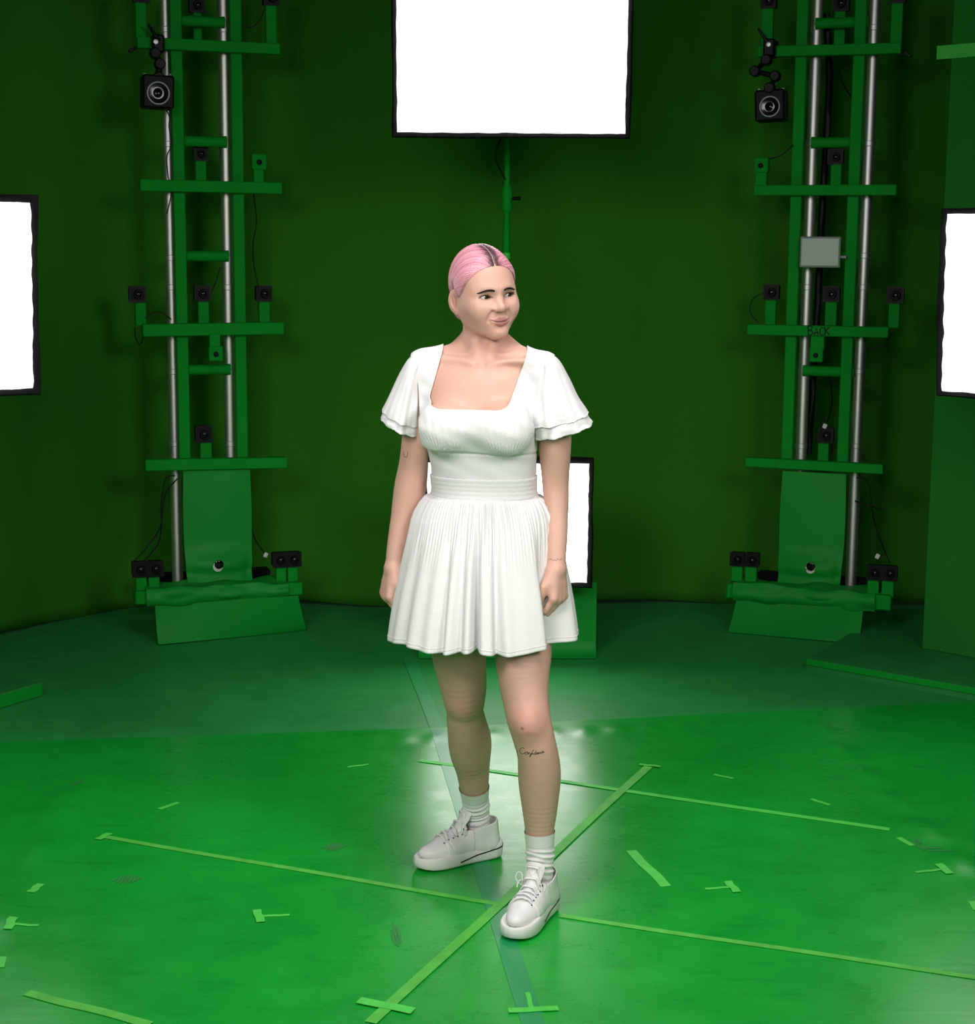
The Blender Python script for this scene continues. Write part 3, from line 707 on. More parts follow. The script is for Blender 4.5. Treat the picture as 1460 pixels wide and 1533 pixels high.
DR = dict(tubes=((1219, 155), (1304, 155)), uprights=((1191, 340), (1276.5, 340)), rungs=(35, 213.5, 383, 556), collars=(42, 215, 383, 430, 556, 668),
    bar1=(1136, 78, 1350, 72.5, 15.5), bar2=(1130, 285, 1343, 284.5, 15.5), bar3=(1120, 493, 1331, 497.5, 15.5), bar4=(1117, 691, 1323, 702, 14), panel=(1172, 1267, 705, 884), hole=(1214, 848),
    beam=((1091, 879), (1336, 903), 22), skirt=((1104, 890), (1293, 908), (1090, 947), (1286, 965)),
    cams=[('black', 1156, 437, 22.5, (1147, 1163, 447, 486), "at the left end of the right tower's third bar", 0.07), ('black', 1246, 440, 23, (1237, 1254, 450, 487), "in the middle of the right tower's third bar", 0.07),
          ('black', 1341.5, 441.5, 24, (1332, 1348, 452, 490), "at the right end of the right tower's third bar", 0.07), ('green', 1223, 531, 20, (1215, 1235, 504, 524), 'hanging below the word on the right tower', -0.03, True),
          ('green', 1141, 247.5, 21, (1132, 1149, 257, 280), "standing on the left end of the right tower's second bar", -0.012), ('black', 1252, 235, 22, (1245, 1261, 246, 279), 'behind the second bar of the right tower', 0.12),
          ('black', 1237.5, 651, 22, (1226, 1242, 660, 692), 'behind the fourth bar of the right tower', 0.09), ('black', 1152, 2, 22, (1142, 1159, 12, 74), "at the left end of the right tower's top bar", 0.0),
          ('black', 1345, -6, 22, (1336, 1353, 4, 70), "at the right end of the right tower's top bar", 0.0), ('black', 1260, 5, 24, (1251, 1267, 16, 68), "in the middle of the right tower's top bar", 0.13),
          ('black', 1105, 836, 20.5, (1096.5, 1113, 845, 869), 'outer one at the left foot of the right tower', -0.10), ('black', 1127, 837, 20.5, (1117, 1134, 846, 871), 'inner one at the left foot of the right tower', -0.10),
          ('black', 1310, 856, 22, (1300, 1317, 864, 890), 'inner one at the right foot of the right tower', -0.10), ('black', 1333, 857, 22, (1321.5, 1339, 866, 893), 'outer one at the right foot of the right tower', -0.10)],
    ring=dict(c=(1153.5, 158), size=(45, 46), rot=0.05, ro=(0.5, -2), r=14.5, arm=((1153, 72), (1148, 90), (1131, 107), (1161, 114), (1153, 132)), aw=(-0.045, -0.075, -0.10, -0.11, -0.11), lever=(1135, 42), hl=(1150, 66)),
    cables=[('black cable from the green box on the second bar of the right tower', [(1152, 238), (1170, 232), (1188, 217)], 0.0, 0.0025), ('black cable looping left of the third bar of the right tower', [(1145, 438), (1127, 448), (1124, 468), (1136, 483)], 0.05, 0.0025),
        ("black cable under the right end of the right tower's third bar", [(1346, 492), (1334, 500), (1322, 516), (1303, 521)], 0.03, 0.0025), ('thick black cable bundle inside the right tower', [(1237, 20), (1242, 110), (1238, 200), (1232, 300), (1226, 420), (1218, 560), (1210, 680)], 0.16, 0.016),
        ('black cable hanging between the uprights of the right tower', [(1256, 105), (1262, 125), (1276, 147)], 0.05, 0.003), ('black cable behind the lower uprights of the right tower', [(1242, 560), (1246, 600), (1239, 632)], 0.06, 0.003),
        ('black cable curving down to the right foot of the right tower', [(1282, 715), (1300, 722), (1305, 760), (1315, 800), (1332, 842)], 0.0, 0.003), ('black cable end sticking out right of the right tower foot', [(1280, 750), (1300, 756), (1322, 765)], 0.05, 0.003)])
rl, barsL = tower(TL, -1, DL)
rr_root, barsR = tower(TR, 1, DR)
# bracket hardware at the bar ends
for T, pts, par in ((TL, [(193, 77), (210, 68)], rl), (TR, [(1348, 75), (1364, 85)], rr_root)):
    a, b = T.pix(*pts[0], 0.03), T.pix(*pts[1], 0.03); MB().bar(a, b, 0.02, 0.012, 0.002).build('bar_bracket', M['black'], par)
# the word written on the third bar of the right tower
strokes = [[[(1210, 488.5), (1210.5, 502)], [(1210, 488.5), (1214, 488), (1216.4, 490), (1214.5, 493.6), (1210.5, 494.6)], [(1210.5, 494.6), (1215.5, 495.2), (1217.4, 498.4), (1215, 501.4), (1210.5, 502)]],
           [[(1219, 501.5), (1222.4, 490.5), (1225.6, 502)], [(1220.3, 498), (1224.6, 498)]], [[(1233, 491.5), (1230.3, 490.2), (1228, 493), (1227.8, 498.6), (1230, 501.8), (1233.2, 500.8)]],
           [[(1235.2, 489.5), (1235.4, 502)], [(1241.6, 489.8), (1235.6, 496.4)], [(1236.8, 495.4), (1242, 501.6)]]]
a, b, hh = barsR[2]
for k, ls in enumerate(strokes):
    mb = MB()
    for ln_ in ls: mb.tube([TR.pix(x, y, -0.012-0.0232) for x, y in ln_], 0.0026, 6)
    mb.build('ink_letter', M['ink'], rr_root, 60)
# grey light panel
q0, q1 = TR.pix(1199, 354, -0.03), TR.pix(1258, 401, -0.03); c = (q0+q1)/2; w_, h_ = q1[0]-q0[0], q0[2]-q1[2]
lp = thing('studio_light', 'grey flat light panel fixed between the uprights of the right tower', 'lamp', TR.world(c), TR.a)
MB().box((0, 0, 0), (w_, 0.022, h_), 0.003).build('frame', M['grey_frame'], lp)
MB().box((0, -0.0115, 0), (w_*0.91, 0.003, h_*0.87), 0.001).build('screen', M['grey_screen'], lp)
MB().lathe((w_*0.5+0.012, 0.0, -0.02), (1, 0, 0), [(-0.014, 0.006), (0.0, 0.008), (0.012, 0.008)], 10).build('knob', M['grey_ring'], lp, 40)
# small white connectors near the tower feet
for T, (x, y), lab, w in ((TL, (398, 831), 'small white cable connector by the right foot of the left tower', 0.0), (TR, (1314, 833), 'small white cable connector by the right foot of the right tower', 0.0), (TR, (1235, 638), 'small white cable connector inside the right tower', 0.06)):
    q = T.world(T.pix(x, y, w)); o = MB().box((0, 0, 0), (0.018, 0.012, 0.022), 0.003).build('cable_connector', M['white_plastic']); o.location = q; o.rotation_euler = (0, 0.4, 0); tag(o, lab, 'connector')
# ================================================================== the woman: signed-distance sculpt
def smin(a, b, k):
    h = np.maximum(k-np.abs(a-b), 0.0)/k
    return np.minimum(a, b)-h*h*k*0.25
def smax(a, b, k): return -smin(-a, -b, k)
def cone_chain(p, P, R):
    """round cones along a polyline; P (n,3), R (n)"""
    d = None
    for i in range(len(P)-1):
        a, b = P[i], P[i+1]; ab = b-a; L2 = float(ab @ ab)+1e-12
        ap = p-a; t = np.clip((ap @ ab)/L2, 0, 1)
        q = np.sqrt(((ap-t[:, None]*ab)**2).sum(1))-(R[i]+(R[i+1]-R[i])*t)
        d = q if d is None else np.minimum(d, q)
    return d
def ell(p, c, r, rot=None):
    q = p-np.array(c)
    if rot is not None: q = q @ np.array(rot).T
    r = np.array(r); k0 = np.sqrt(((q/r)**2).sum(1)); k1 = np.sqrt(((q/(r*r))**2).sum(1))+1e-9
    return k0*(k0-1.0)/k1
def sph(p, c, r): return np.sqrt(((p-np.array(c))**2).sum(1))-r
def capsule(p, a, b, ra, rb): return cone_chain(p, np.array([a, b], float), [ra, rb])
def chain_smooth(P, R, k=3):
    X = smooth_line(np.hstack([np.array(P), np.array(R)[:, None]]), k); return X[:, :3], X[:, 3]
class Part:
    def __init__(s, fn, lo, hi): s.fn = fn; s.lo = np.array(lo); s.hi = np.array(hi)
    def near(s, lo, hi, m): return np.all(lo-m < s.hi) and np.all(hi+m > s.lo)
def chain_part(P, R, k=3):
    P, R = chain_smooth(P, R, k); m = R.max()
    return Part(lambda p: cone_chain(p, P, R), P.min(0)-m, P.max(0)+m), P, R

def stations(rows, tilt=1.0):
    P, R = [], []
    for (xl, xr, y, Y) in rows:
        c = at((xl+xr)/2, y, Y); P.append(c); R.append((xr-xl)/2/px_per_m(c)*tilt)
    return np.array(P), np.array(R)

# legs: silhouette left, right, height in the photograph and estimated depth of each station
LEG_L = [(646, 733, 868, 0.035), (640, 733, 920, 0.045), (645, 728.6, 973, 0.060), (652, 729, 1003, 0.072), (658.7, 729, 1028.7, 0.085), (664.7, 726, 1051, 0.098), (668, 724, 1063, 0.110), (668.5, 727.5, 1078, 0.130), (670, 733, 1097, 0.156),
         (671, 735, 1112, 0.178), (674.5, 734.5, 1130, 0.202), (682, 733.5, 1151, 0.226), (687, 732, 1173, 0.246), (690, 733, 1195, 0.258), (692, 735, 1217, 0.268), (695, 736, 1235, 0.272), (698, 738, 1250, 0.275)]
LEG_R = [(735, 822, 868, -0.015), (734, 826, 920, -0.030), (739.7, 826.6, 975, -0.060), (744, 823.5, 1006, -0.080), (748, 822, 1029, -0.095), (753, 822.4, 1051, -0.110), (758, 825, 1074, -0.126), (764.5, 829, 1095, -0.135), (769, 832, 1109, -0.136),
         (774, 836, 1128, -0.132), (776.7, 839.2, 1151, -0.124), (778, 839.2, 1173, -0.116), (779.5, 837, 1195, -0.110), (782.5, 834, 1217, -0.106), (785.5, 830.5, 1239, -0.104), (788, 829, 1262, -0.104), (789, 828, 1290, -0.100), (792, 829, 1312, -0.096), (794, 830, 1330, -0.094)]
SHOE_S = 0.93
def shoe_frame(heel, toe):
    h_, t_ = flo(*heel, ZM+0.0030), flo(*toe, ZM+0.0030); ang = math.atan2(t_[1]-h_[1], t_[0]-h_[0])
    return t_-np.array([math.cos(ang), math.sin(ang), 0])*0.205*SHOE_S, ang
SHOE_L = shoe_frame((753, 1276), (622, 1302)); SHOE_R = shoe_frame((823, 1353), (764, 1410))
def shoe_world(fr, q):
    q = np.array(q, float).reshape(-1, 3)*SHOE_S; org, a = fr
    return np.stack([org[0]+q[:, 0]*math.cos(a)-q[:, 1]*math.sin(a), org[1]+q[:, 0]*math.sin(a)+q[:, 1]*math.cos(a), org[2]+q[:, 2]], 1)
LP, LR = stations(LEG_L, 0.985); RP, RR = stations(LEG_R, 0.985)
# the ankles run down into the shoes
LP[-1] = shoe_world(SHOE_L, (-0.010, 0, 0.085))[0]; LP[-2] = shoe_world(SHOE_L, (-0.004, 0, 0.112))[0]; LP[-3] = shoe_world(SHOE_L, (0.000, 0, 0.140))[0]; LP[-4] = LP[-4]*0.6+0.4*shoe_world(SHOE_L, (0.004, 0, 0.175))[0]
RP[-1] = shoe_world(SHOE_R, (-0.010, 0, 0.085))[0]; RP[-2] = shoe_world(SHOE_R, (-0.004, 0, 0.112))[0]; RP[-3] = RP[-3]*0.5+0.5*shoe_world(SHOE_R, (0.000, 0, 0.150))[0]
for R_a in (LR, RR): R_a[-4:] = [0.0335, 0.0310, 0.0285, 0.0265]
# arms
ARM_L = [(612, 656, 553, 0.030), (607, 648, 590, 0.032), (603.5, 643, 630, 0.036), (600.8, 641.5, 667, 0.040), (597, 641, 697, 0.046), (591, 639, 725, 0.050), (587.5, 633, 751, 0.047), (585, 624, 776, 0.040), (581.5, 615, 801, 0.032), (578.5, 606.5, 827, 0.024), (577, 602, 848, 0.018)]
ARM_R = [(796, 837, 560, -0.030), (802, 847, 595, -0.028), (806, 855, 640, -0.020), (807, 855, 672, -0.014), (810, 853, 703, -0.008), (812, 852, 725, -0.006), (814, 852, 751, -0.014), (816, 850.5, 776, -0.028), (816.5, 850, 801, -0.044), (818, 848, 827, -0.060), (819.5, 846.5, 850, -0.074)]
ALP, ALR = stations(ARM_L); ARP, ARR = stations(ARM_R)
PSI = math.radians(9)   # the chest is turned a little toward the left of the picture
BX = np.array([math.cos(PSI), -math.sin(PSI), 0]); BY = np.array([math.sin(PSI), math.cos(PSI), 0])
TOR = [  # xl, xr, y, half depth, depth centre
    (668, 778, 530, 0.045, 0.030), (650, 797, 541, 0.062, 0.026), (641, 801, 558, 0.078, 0.018), (638, 802, 580, 0.090, 0.010), (637, 802, 605, 0.098, 0.004), (637, 801, 635, 0.102, 0.000), (641, 801, 665, 0.099, 0.000), (647, 800, 690, 0.093, 0.004),
    (650, 799, 718, 0.089, 0.008), (651, 799, 733, 0.090, 0.010), (648, 803, 757, 0.098, 0.012), (643, 811, 795, 0.112, 0.014), (641, 817, 835, 0.120, 0.014), (641, 820, 875, 0.118, 0.012), (650, 815, 905, 0.100, 0.010), (672, 790, 922, 0.060, 0.010)]
tz, tx, ty, ta, tb = [], [], [], [], []
for (xl, xr, y, b, Y) in TOR:
    c = at((xl+xr)/2, y, Y); tx.append(c[0]); ty.append(c[1]); tz.append(c[2]); ta.append((xr-xl)/2/px_per_m(c)/1.0); tb.append(b)
o_ = np.argsort(tz); TT = np.array([np.array(q)[o_] for q in (tz, tx, ty, ta, tb)])
TT = smooth_line(TT.T, 6).T
def torso(p):
    z = np.clip(p[:, 2], TT[0, 0], TT[0, -1])
    cx = np.interp(z, TT[0], TT[1]); cy = np.interp(z, TT[0], TT[2]); a = np.interp(z, TT[0], TT[3]); b = np.interp(z, TT[0], TT[4])
    dx, dy = p[:, 0]-cx, p[:, 1]-cy
    u = dx*BX[0]+dy*BX[1]; v = dx*BY[0]+dy*BY[1]
    n = 2.35
    qa, qb = np.abs(u)/a, np.abs(v)/b
    k0 = (qa**n+qb**n+1e-9)**(1/n)
    g = np.sqrt((qa**(n-1)/a)**2+(qb**(n-1)/b)**2)*k0**(1-n)+1e-6
    d = (k0-1)/g
    d = np.clip(d, -0.12, 10)
    dz = np.abs(p[:, 2]-z)
    return np.where(dz > 0, np.sqrt(np.maximum(d, 0)**2+dz**2)+np.minimum(d, 0)*0, d)
def tp(x, y, Y): return at(x, y, Y)
NECK_P = np.array([tp(724, 556, 0.045), tp(724, 527, 0.048), tp(723, 508, 0.042), tp(722, 488, 0.032), tp(721, 462, 0.022)])
NECK_R = np.array([0.062, 0.0510, 0.0450, 0.0440, 0.0455])
NK_P, NK_R = chain_smooth(NECK_P, NECK_R, 3)
TRAP_L = (np.array([tp(712, 502, 0.07), tp(684, 534, 0.052), tp(640, 547, 0.035)]), np.array([0.022, 0.030, 0.033]))
TRAP_R = (np.array([tp(740, 502, 0.06), tp(772, 535, 0.025), tp(812, 550, -0.02)]), np.array([0.022, 0.030, 0.033]))
BRE = [tp(667, 640, -0.083), tp(757, 642, -0.108)]
def body_core(p, breasts=True):
    d = torso(p)
    d = smin(d, cone_chain(p, NK_P, NK_R), 0.05)
    for (P, R) in (TRAP_L, TRAP_R): d = smin(d, cone_chain(p, P, R), 0.04)
    # collar bones and neck tendons
    ct = at(722, 541, -0.03)
    for (sx, sy, Y) in ((655, 537, 0.0), (798, 540, -0.05)):
        e = at(sx, sy, Y); d = smin(d, cone_chain(p, np.array([ct+np.array([(-0.014 if sx < 722 else 0.014), -0.016, -0.006]), (ct+e)/2+np.array([0, -0.008, 0.0]), e]), [0.005, 0.0055, 0.007]), 0.025)
    d = smin(d, capsule(p, at(704, 478, 0.045), at(717, 543, -0.030), 0.010, 0.006), 0.025)
    d = smin(d, capsule(p, at(750, 478, 0.035), at(730, 543, -0.034), 0.010, 0.006), 0.025)
    d = smax(d, -sph(p, at(723, 538, -0.063), 0.014), 0.03)
    if breasts:
        for i, c in enumerate(BRE):
            e = ell(p, c, (0.064, 0.050, 0.060)); d = smin(d, e, 0.035)
    return d
# ---- hands
def hand_chains(w, dn, bk, th, s=1.0, curl=(50, 70, 45), tcurl=1.0, spread=0.05):
    dn = dn/np.linalg.norm(dn); bk = bk-(bk @ dn)*dn; bk /= np.linalg.norm(bk); th = th-(th @ dn)*dn-(th @ bk)*bk; th /= np.linalg.norm(th)
    fingers = []
    spec = [(0.0255, 0.082, 0.043, 0.026, 0.021, 0.0086, 0), (0.0085, 0.086, 0.047, 0.030, 0.022, 0.0088, 4), (-0.0085, 0.083, 0.044, 0.028, 0.022, 0.0084, 8), (-0.0245, 0.076, 0.035, 0.021, 0.019, 0.0074, 13)]
    for (o, l0, a, b, c, r, ex) in spec:
        pt = w+s*(dn*l0+th*o+bk*0.001); pts = [w+s*(dn*(l0-0.035)+th*o*0.75), pt]; rad = [r*1.15*s, r*1.12*s]; ang = 0
        for L, cu, rr in ((a, curl[0]+ex, r*1.0), (b, curl[1]+ex*0.5, r*0.93), (c, curl[2], r*0.80)):
            ang += math.radians(cu); d = dn*math.cos(ang)-bk*math.sin(ang)+th*o*spread*8*max(0, math.cos(ang))
            d /= np.linalg.norm(d); pt = pt+d*L*s; pts.append(pt); rad.append(rr*s)
        fingers.append((np.array(pts), np.array(rad)))
    t0 = w+s*(dn*0.018+th*0.020-bk*0.004)
    t1 = t0+s*0.040*(dn*0.80+th*0.52-bk*0.30); t2 = t1+s*0.031*(dn*0.88+th*0.02-bk*0.45*tcurl); t3 = t2+s*0.024*(dn*0.85-th*0.28-bk*0.45*tcurl)
    thumb = (np.array([t0, t1, t2, t3]), np.array([0.0135, 0.0115, 0.0100, 0.0085])*s)
    palm = [(np.array([w+s*(dn*0.012+th*o*0.55), w+s*(dn*0.045+th*o*0.85), w+s*(dn*l0+th*o)]), np.array([0.0150, 0.0145, 0.0112])*s) for (o, l0, *_r) in spec]
    return palm, fingers, thumb
def hand_sdf(p, H):
    palm, fingers, thumb = H
    d = None
    for P, R in palm:
        q = cone_chain(p, P, R); d = q if d is None else smin(d, q, 0.014)
    out = None
    for P, R in fingers:
        q = smin(d, cone_chain(p, P, R), 0.006); out = q if out is None else np.minimum(out, q)
    q = smin(d, cone_chain(p, *thumb), 0.016)
    return np.minimum(out, q)
WL, WR = ALP[-1], ARP[-1]
HAND_L = hand_chains(WL, at(578.5, 893, 0.005)-WL, np.array([-0.90, -0.42, 0.0]), np.array([0.42, -0.90, 0]), 0.93, (48, 62, 40))
HAND_R = hand_chains(WR, at(836.5, 895, -0.090)-WR, np.array([0.80, -0.60, 0.0]), np.array([-0.60, -0.80, 0]), 0.93, (42, 62, 40))
# ---- head, in its own frame: x her left, y forward, z up, origin between the ears at eye height
YAW, ROL, PIT = math.radians(25), math.radians(5.5), math.radians(-1.0)
hf = np.array([math.sin(YAW), -math.cos(YAW), 0]); hl = np.array([math.cos(YAW), math.sin(YAW), 0]); hu = np.array([0, 0, 1.0])
hl, hu = math.cos(ROL)*hl+math.sin(ROL)*hu, -math.sin(ROL)*hl+math.cos(ROL)*hu
hf, hu = math.cos(PIT)*hf+math.sin(PIT)*hu, -math.sin(PIT)*hf+math.cos(PIT)*hu
HC = at(724, 441.5, 0.020); HM = np.array([hl, hf, hu])       # rows: local axes in the world
def to_head(p): return (p-HC) @ HM.T
def from_head(q): return np.array(q) @ HM+HC
EYE = 0.0315
def mirror(q):
    r = q.copy(); r[:, 0] = np.abs(r[:, 0]); return r
def skull(q):
    d = ell(q, (0, -0.011, 0.030), (0.0700, 0.0900, 0.0890))
    d = smin(d, ell(q, (0, 0.026, 0.020), (0.0620, 0.0640, 0.066)), 0.03)
    return d
LIP_U = (np.array([(0.0245, 0.0838, -0.0552), (0.0145, 0.0884, -0.0575), (0.0048, 0.0902, -0.0562), (0.0, 0.0897, -0.0572)]), np.array([0.0009, 0.0027, 0.0038, 0.0034]))
LIP_L = (np.array([(0.0235, 0.0834, -0.0570), (0.0120, 0.0878, -0.0636), (0.0, 0.0895, -0.0668)]), np.array([0.0009, 0.0040, 0.0060]))
SLIT = np.array([(0.0, 0.0962, -0.0608), (0.0130, 0.0934, -0.0600), (0.0235, 0.0866, -0.0558)])
def head_sdf(q, ears=True):
    m = mirror(q)
    d = skull(q)
    d = smin(d, ell(q, (0, 0.020, -0.024), (0.0575, 0.0660, 0.0640)), 0.03)
    d = smin(d, ell(m, (0.038, 0.050, -0.024), (0.0235, 0.0255, 0.021)), 0.032)          # cheek bones
    d = smin(d, ell(m, (0.0330, 0.055, -0.040), (0.0200, 0.0235, 0.0210)), 0.030)        # cheeks
    d = smin(d, cone_chain(m, np.array([(0.0500, -0.006, -0.030), (0.0455, 0.002, -0.053), (0.0295, 0.038, -0.079), (0.009, 0.066, -0.0895)]), [0.012, 0.0120, 0.0110, 0.0118]), 0.036)
    d = smin(d, ell(q, (0, 0.0700, -0.0860), (0.0190, 0.0185, 0.0160)), 0.022)           # chin
    d = smin(d, ell(q, (0, 0.0640, -0.0600), (0.029, 0.0260, 0.020)), 0.018)            # mouth mound
    d = smin(d, cone_chain(m, np.array([(0.006, 0.0800, 0.0165), (0.026, 0.0770, 0.0200), (0.043, 0.0600, 0.0170)]), [0.0085, 0.0085, 0.006]), 0.02)  # brow
    d = smax(d, -ell(m, (0.0305, 0.0965, 0.0005), (0.0200, 0.0160, 0.0110)), 0.016)      # sockets
    n = cone_chain(q, np.array([(0, 0.0790, 0.0120), (0, 0.0850, -0.0020), (0, 0.0955, -0.0180), (0, 0.1010, -0.0255)]), [0.0075, 0.0066, 0.0080, 0.0102])
    n = smin(n, ell(m, (0.0118, 0.0900, -0.0295), (0.0070, 0.0100, 0.0064)), 0.009)
    n = smin(n, ell(q, (0, 0.0980, -0.0295), (0.0085, 0.0090, 0.0065)), 0.007)
    d = smin(d, n, 0.013)
    d = smax(d, -ell(m, (0.0066, 0.0950, -0.0370), (0.0030, 0.0048, 0.0030)), 0.003)
    l1 = cone_chain(m, *LIP_U); l2 = cone_chain(m, *LIP_L)
    d = smin(d, l1, 0.006); d = smin(d, l2, 0.006)
    slit = cone_chain(m, SLIT, [0.0013, 0.0012, 0.0006])
    d = smax(d, -slit, 0.0018)
    d = smax(d, -ell(q, (0, 0.0970, -0.0765), (0.015, 0.0075, 0.004)), 0.010)          # under the lower lip
    d = smax(d, -cone_chain(m, np.array([(0.0190, 0.0892, -0.0350), (0.0270, 0.0888, -0.0440), (0.0315, 0.0850, -0.0560)]), [0.0008, 0.0010, 0.0006]), 0.011)   # smile lines
    e = np.array([EYE, 0.0655, 0.0])
    rel = m-e; rad = np.sqrt((rel**2).sum(1))
    d = smin(d, rad-0.0145, 0.005)
    zt_ = rel[:, 2]-0.05*rel[:, 0]
    a = np.clip(np.abs(rel[:, 0])/0.0150, 0, 1.2)
    op = np.maximum(zt_-0.0049*(1-a**2.2), -0.0037*(1-a**2)-zt_)
    op = np.maximum(op, rad-0.021); op = np.maximum(op, 0.003-rel[:, 1])
    d = np.maximum(d, -op)
    if ears:
        ea = math.radians(36); er = np.array([[math.cos(ea), math.sin(ea), 0], [-math.sin(ea), math.cos(ea), 0], [0, 0, 1]])
        c = np.array([0.0735, -0.012, -0.009])
        ear = ell(m, c, (0.0066, 0.0180, 0.0295), er)
        ear = smin(ear, ell(m, c+np.array([-0.004, 0.006, -0.024]), (0.0060, 0.0090, 0.0105), er), 0.008)
        ear = smax(ear, -ell(m, c+np.array([0.0072, 0.0068, 0.001]), (0.0082, 0.0120, 0.0215), er), 0.002)
        ear = smin(ear, ell(m, c+np.array([-0.0065, 0.0110, -0.004]), (0.0050, 0.0050, 0.0075), er), 0.005)
        ear = smin(ear, capsule(m, c+np.array([0.0030, -0.0020, 0.011]), c+np.array([0.000, 0.0020, -0.011]), 0.0020, 0.0018), 0.004)
        d = smin(d, ear, 0.005)
    return d

legL, _lp, _lr = chain_part(LP, LR, 3); legR, _rp, _rr = chain_part(RP, RR, 3)
armL, _alp, _alr = chain_part(ALP, ALR, 2); armR, _arp, _arr = chain_part(ARP, ARR, 2)
def knee(p, c, r, k): return ell(p, c, r)
KNEE_L = at(692, 1050, 0.072); KNEE_R = at(791, 1086, -0.172)
def foot_chain(fr, P, R):
    pts = shoe_world(fr, [(-0.012, 0, 0.072), (0.035, 0, 0.060), (0.095, 0, 0.052), (0.13, 0, 0.050)])
    e = P[-1]; return np.vstack([e[None], pts]), np.array([R[-1]*0.95, 0.028, 0.026, 0.021, 0.018])
FOOT_L = foot_chain(SHOE_L, LP, LR)
FOOT_R = foot_chain(SHOE_R, RP, RR)
def legs_l(p):
    d = legL.fn(p); d = smin(d, ell(p, KNEE_L, (0.026, 0.024, 0.030)), 0.03)
    d = smin(d, ell(p, at(706, 1108, 0.195), (0.040, 0.045, 0.075)), 0.03)
    return smin(d, cone_chain(p, *FOOT_L), 0.02)
def legs_r(p):
    d = legR.fn(p); d = smin(d, ell(p, KNEE_R, (0.027, 0.024, 0.030)), 0.03)
    d = smin(d, ell(p, at(806, 1150, -0.095), (0.042, 0.045, 0.085)), 0.03)
    return smin(d, cone_chain(p, *FOOT_R), 0.02)
def arm_l(p): return armL.fn(p)
def arm_r(p): return armR.fn(p)
big = 10.0
PARTS = {}
def bb(*chains, m=0.03):
    lo = np.min([c.min(0) for c in chains], 0)-m; hi = np.max([c.max(0) for c in chains], 0)+m; return lo, hi
def mk(name, fn, lo, hi): PARTS[name] = Part(fn, lo, hi)
mk('core', body_core, (TT[1].min()-0.22, -0.20, TT[0, 0]-0.01), (TT[1].max()+0.22, 0.20, 1.50))
mk('legl', legs_l, *bb(_lp, FOOT_L[0], m=0.10)); mk('legr', legs_r, *bb(_rp, FOOT_R[0], m=0.10))
mk('arml', arm_l, *bb(_alp, m=0.06)); mk('armr', arm_r, *bb(_arp, m=0.06))
hl_pts = np.vstack([c[0] for c in HAND_L[0]+HAND_L[1]]+[HAND_L[2][0]]); hr_pts = np.vstack([c[0] for c in HAND_R[0]+HAND_R[1]]+[HAND_R[2][0]])
mk('handl', lambda p: hand_sdf(p, HAND_L), *bb(hl_pts, m=0.02)); mk('handr', lambda p: hand_sdf(p, HAND_R), *bb(hr_pts, m=0.02))
mk('head', lambda p: head_sdf(to_head(p)), HC-0.15, HC+0.15)
def body_sdf(p, lo=None, hi=None, skip=()):
    if lo is None: lo, hi = p.min(0), p.max(0)
    g = {n: (P.fn(p) if (n not in skip and P.near(lo, hi, 0.03)) else None) for n, P in PARTS.items()}
    d = np.full(len(p), big)
    if g['core'] is not None: d = g['core']
    if g['head'] is not None: d = smin(d, g['head'], 0.018)
    outs = [d]
    for n in ('legl', 'legr'):
        if g[n] is not None: outs.append(smin(d, g[n], 0.04))
    kz = np.clip((p[:, 2]-1.26)/0.06, 0, 1)*0.035+0.0015
    for n, hnm in (('arml', 'handl'), ('armr', 'handr')):
        a = g[n]; h = g[hnm]
        if h is not None: a = h if a is None else smin(a, h, 0.016)
        if a is not None: outs.append(smin(d, a, kz))
    r = outs[0]
    for q in outs[1:]: r = np.minimum(r, q)
    return r

import openvdb
def sdf_mesh(fn, lo, hi, h, chunk=16, proj=2):
    """sample fn near its zero set on a grid of step h and polygonise it"""
    lo = np.array(lo, float); n = np.ceil((np.array(hi)-lo)/h/chunk).astype(int); N = n*chunk+1
    arr = np.full(N, 3*h, np.float32)
    S = chunk*h; r = S*math.sqrt(3)/2
    ii = np.stack(np.meshgrid(*[np.arange(k) for k in n], indexing='ij'), -1).reshape(-1, 3)
    ctr = lo+(ii+0.5)*S
    dc = fn(ctr, ctr.min(0), ctr.max(0))
    ax = np.arange(chunk+1)*h
    G = np.stack(np.meshgrid(ax, ax, ax, indexing='ij'), -1).reshape(-1, 3)
    for k in range(len(ii)):
        i = ii[k]*chunk
        sl = tuple(slice(i[q], i[q]+chunk+1) for q in range(3))
        if abs(dc[k]) > r*1.2+0.010:
            if dc[k] < 0: arr[sl] = -3*h
            continue
        o = lo+i*h; v = fn(G+o, o, o+S)
        arr[sl] = np.clip(v.reshape((chunk+1,)*3), -3*h, 3*h)
    g = openvdb.FloatGrid(3*h); g.copyFromArray(arr)
    P, Q = g.convertToQuads(0.0)
    P = P.astype(float)*h+lo
    for _ in range(proj): P = project(P, fn, h)
    Q = np.array(Q, int)[:, ::-1]
    # keep the outside orientation
    c = P[Q[0]].mean(0)
    return P, Q
def chunked(P, fn, size=20000):
    """evaluate in spatially sorted blocks so that far parts are skipped"""
    key = np.floor(P/0.08).astype(int); order = np.lexsort((key[:, 0], key[:, 1], key[:, 2])); out = np.empty(len(P))
    ks = key[order]; cut = np.flatnonzero(np.any(np.diff(ks, axis=0) != 0, axis=1))+1
    for s in np.split(order, cut):
        q = P[s]; out[s] = fn(q, q.min(0), q.max(0))
    return out
def grad(P, fn, e=0.0006):
    out = np.zeros_like(P)
    for v in ((1, 1, 1), (1, -1, -1), (-1, 1, -1), (-1, -1, 1)):
        v = np.array(v, float); out += np.outer(chunked(P+v*e, fn), v)/(4*e)
    return out
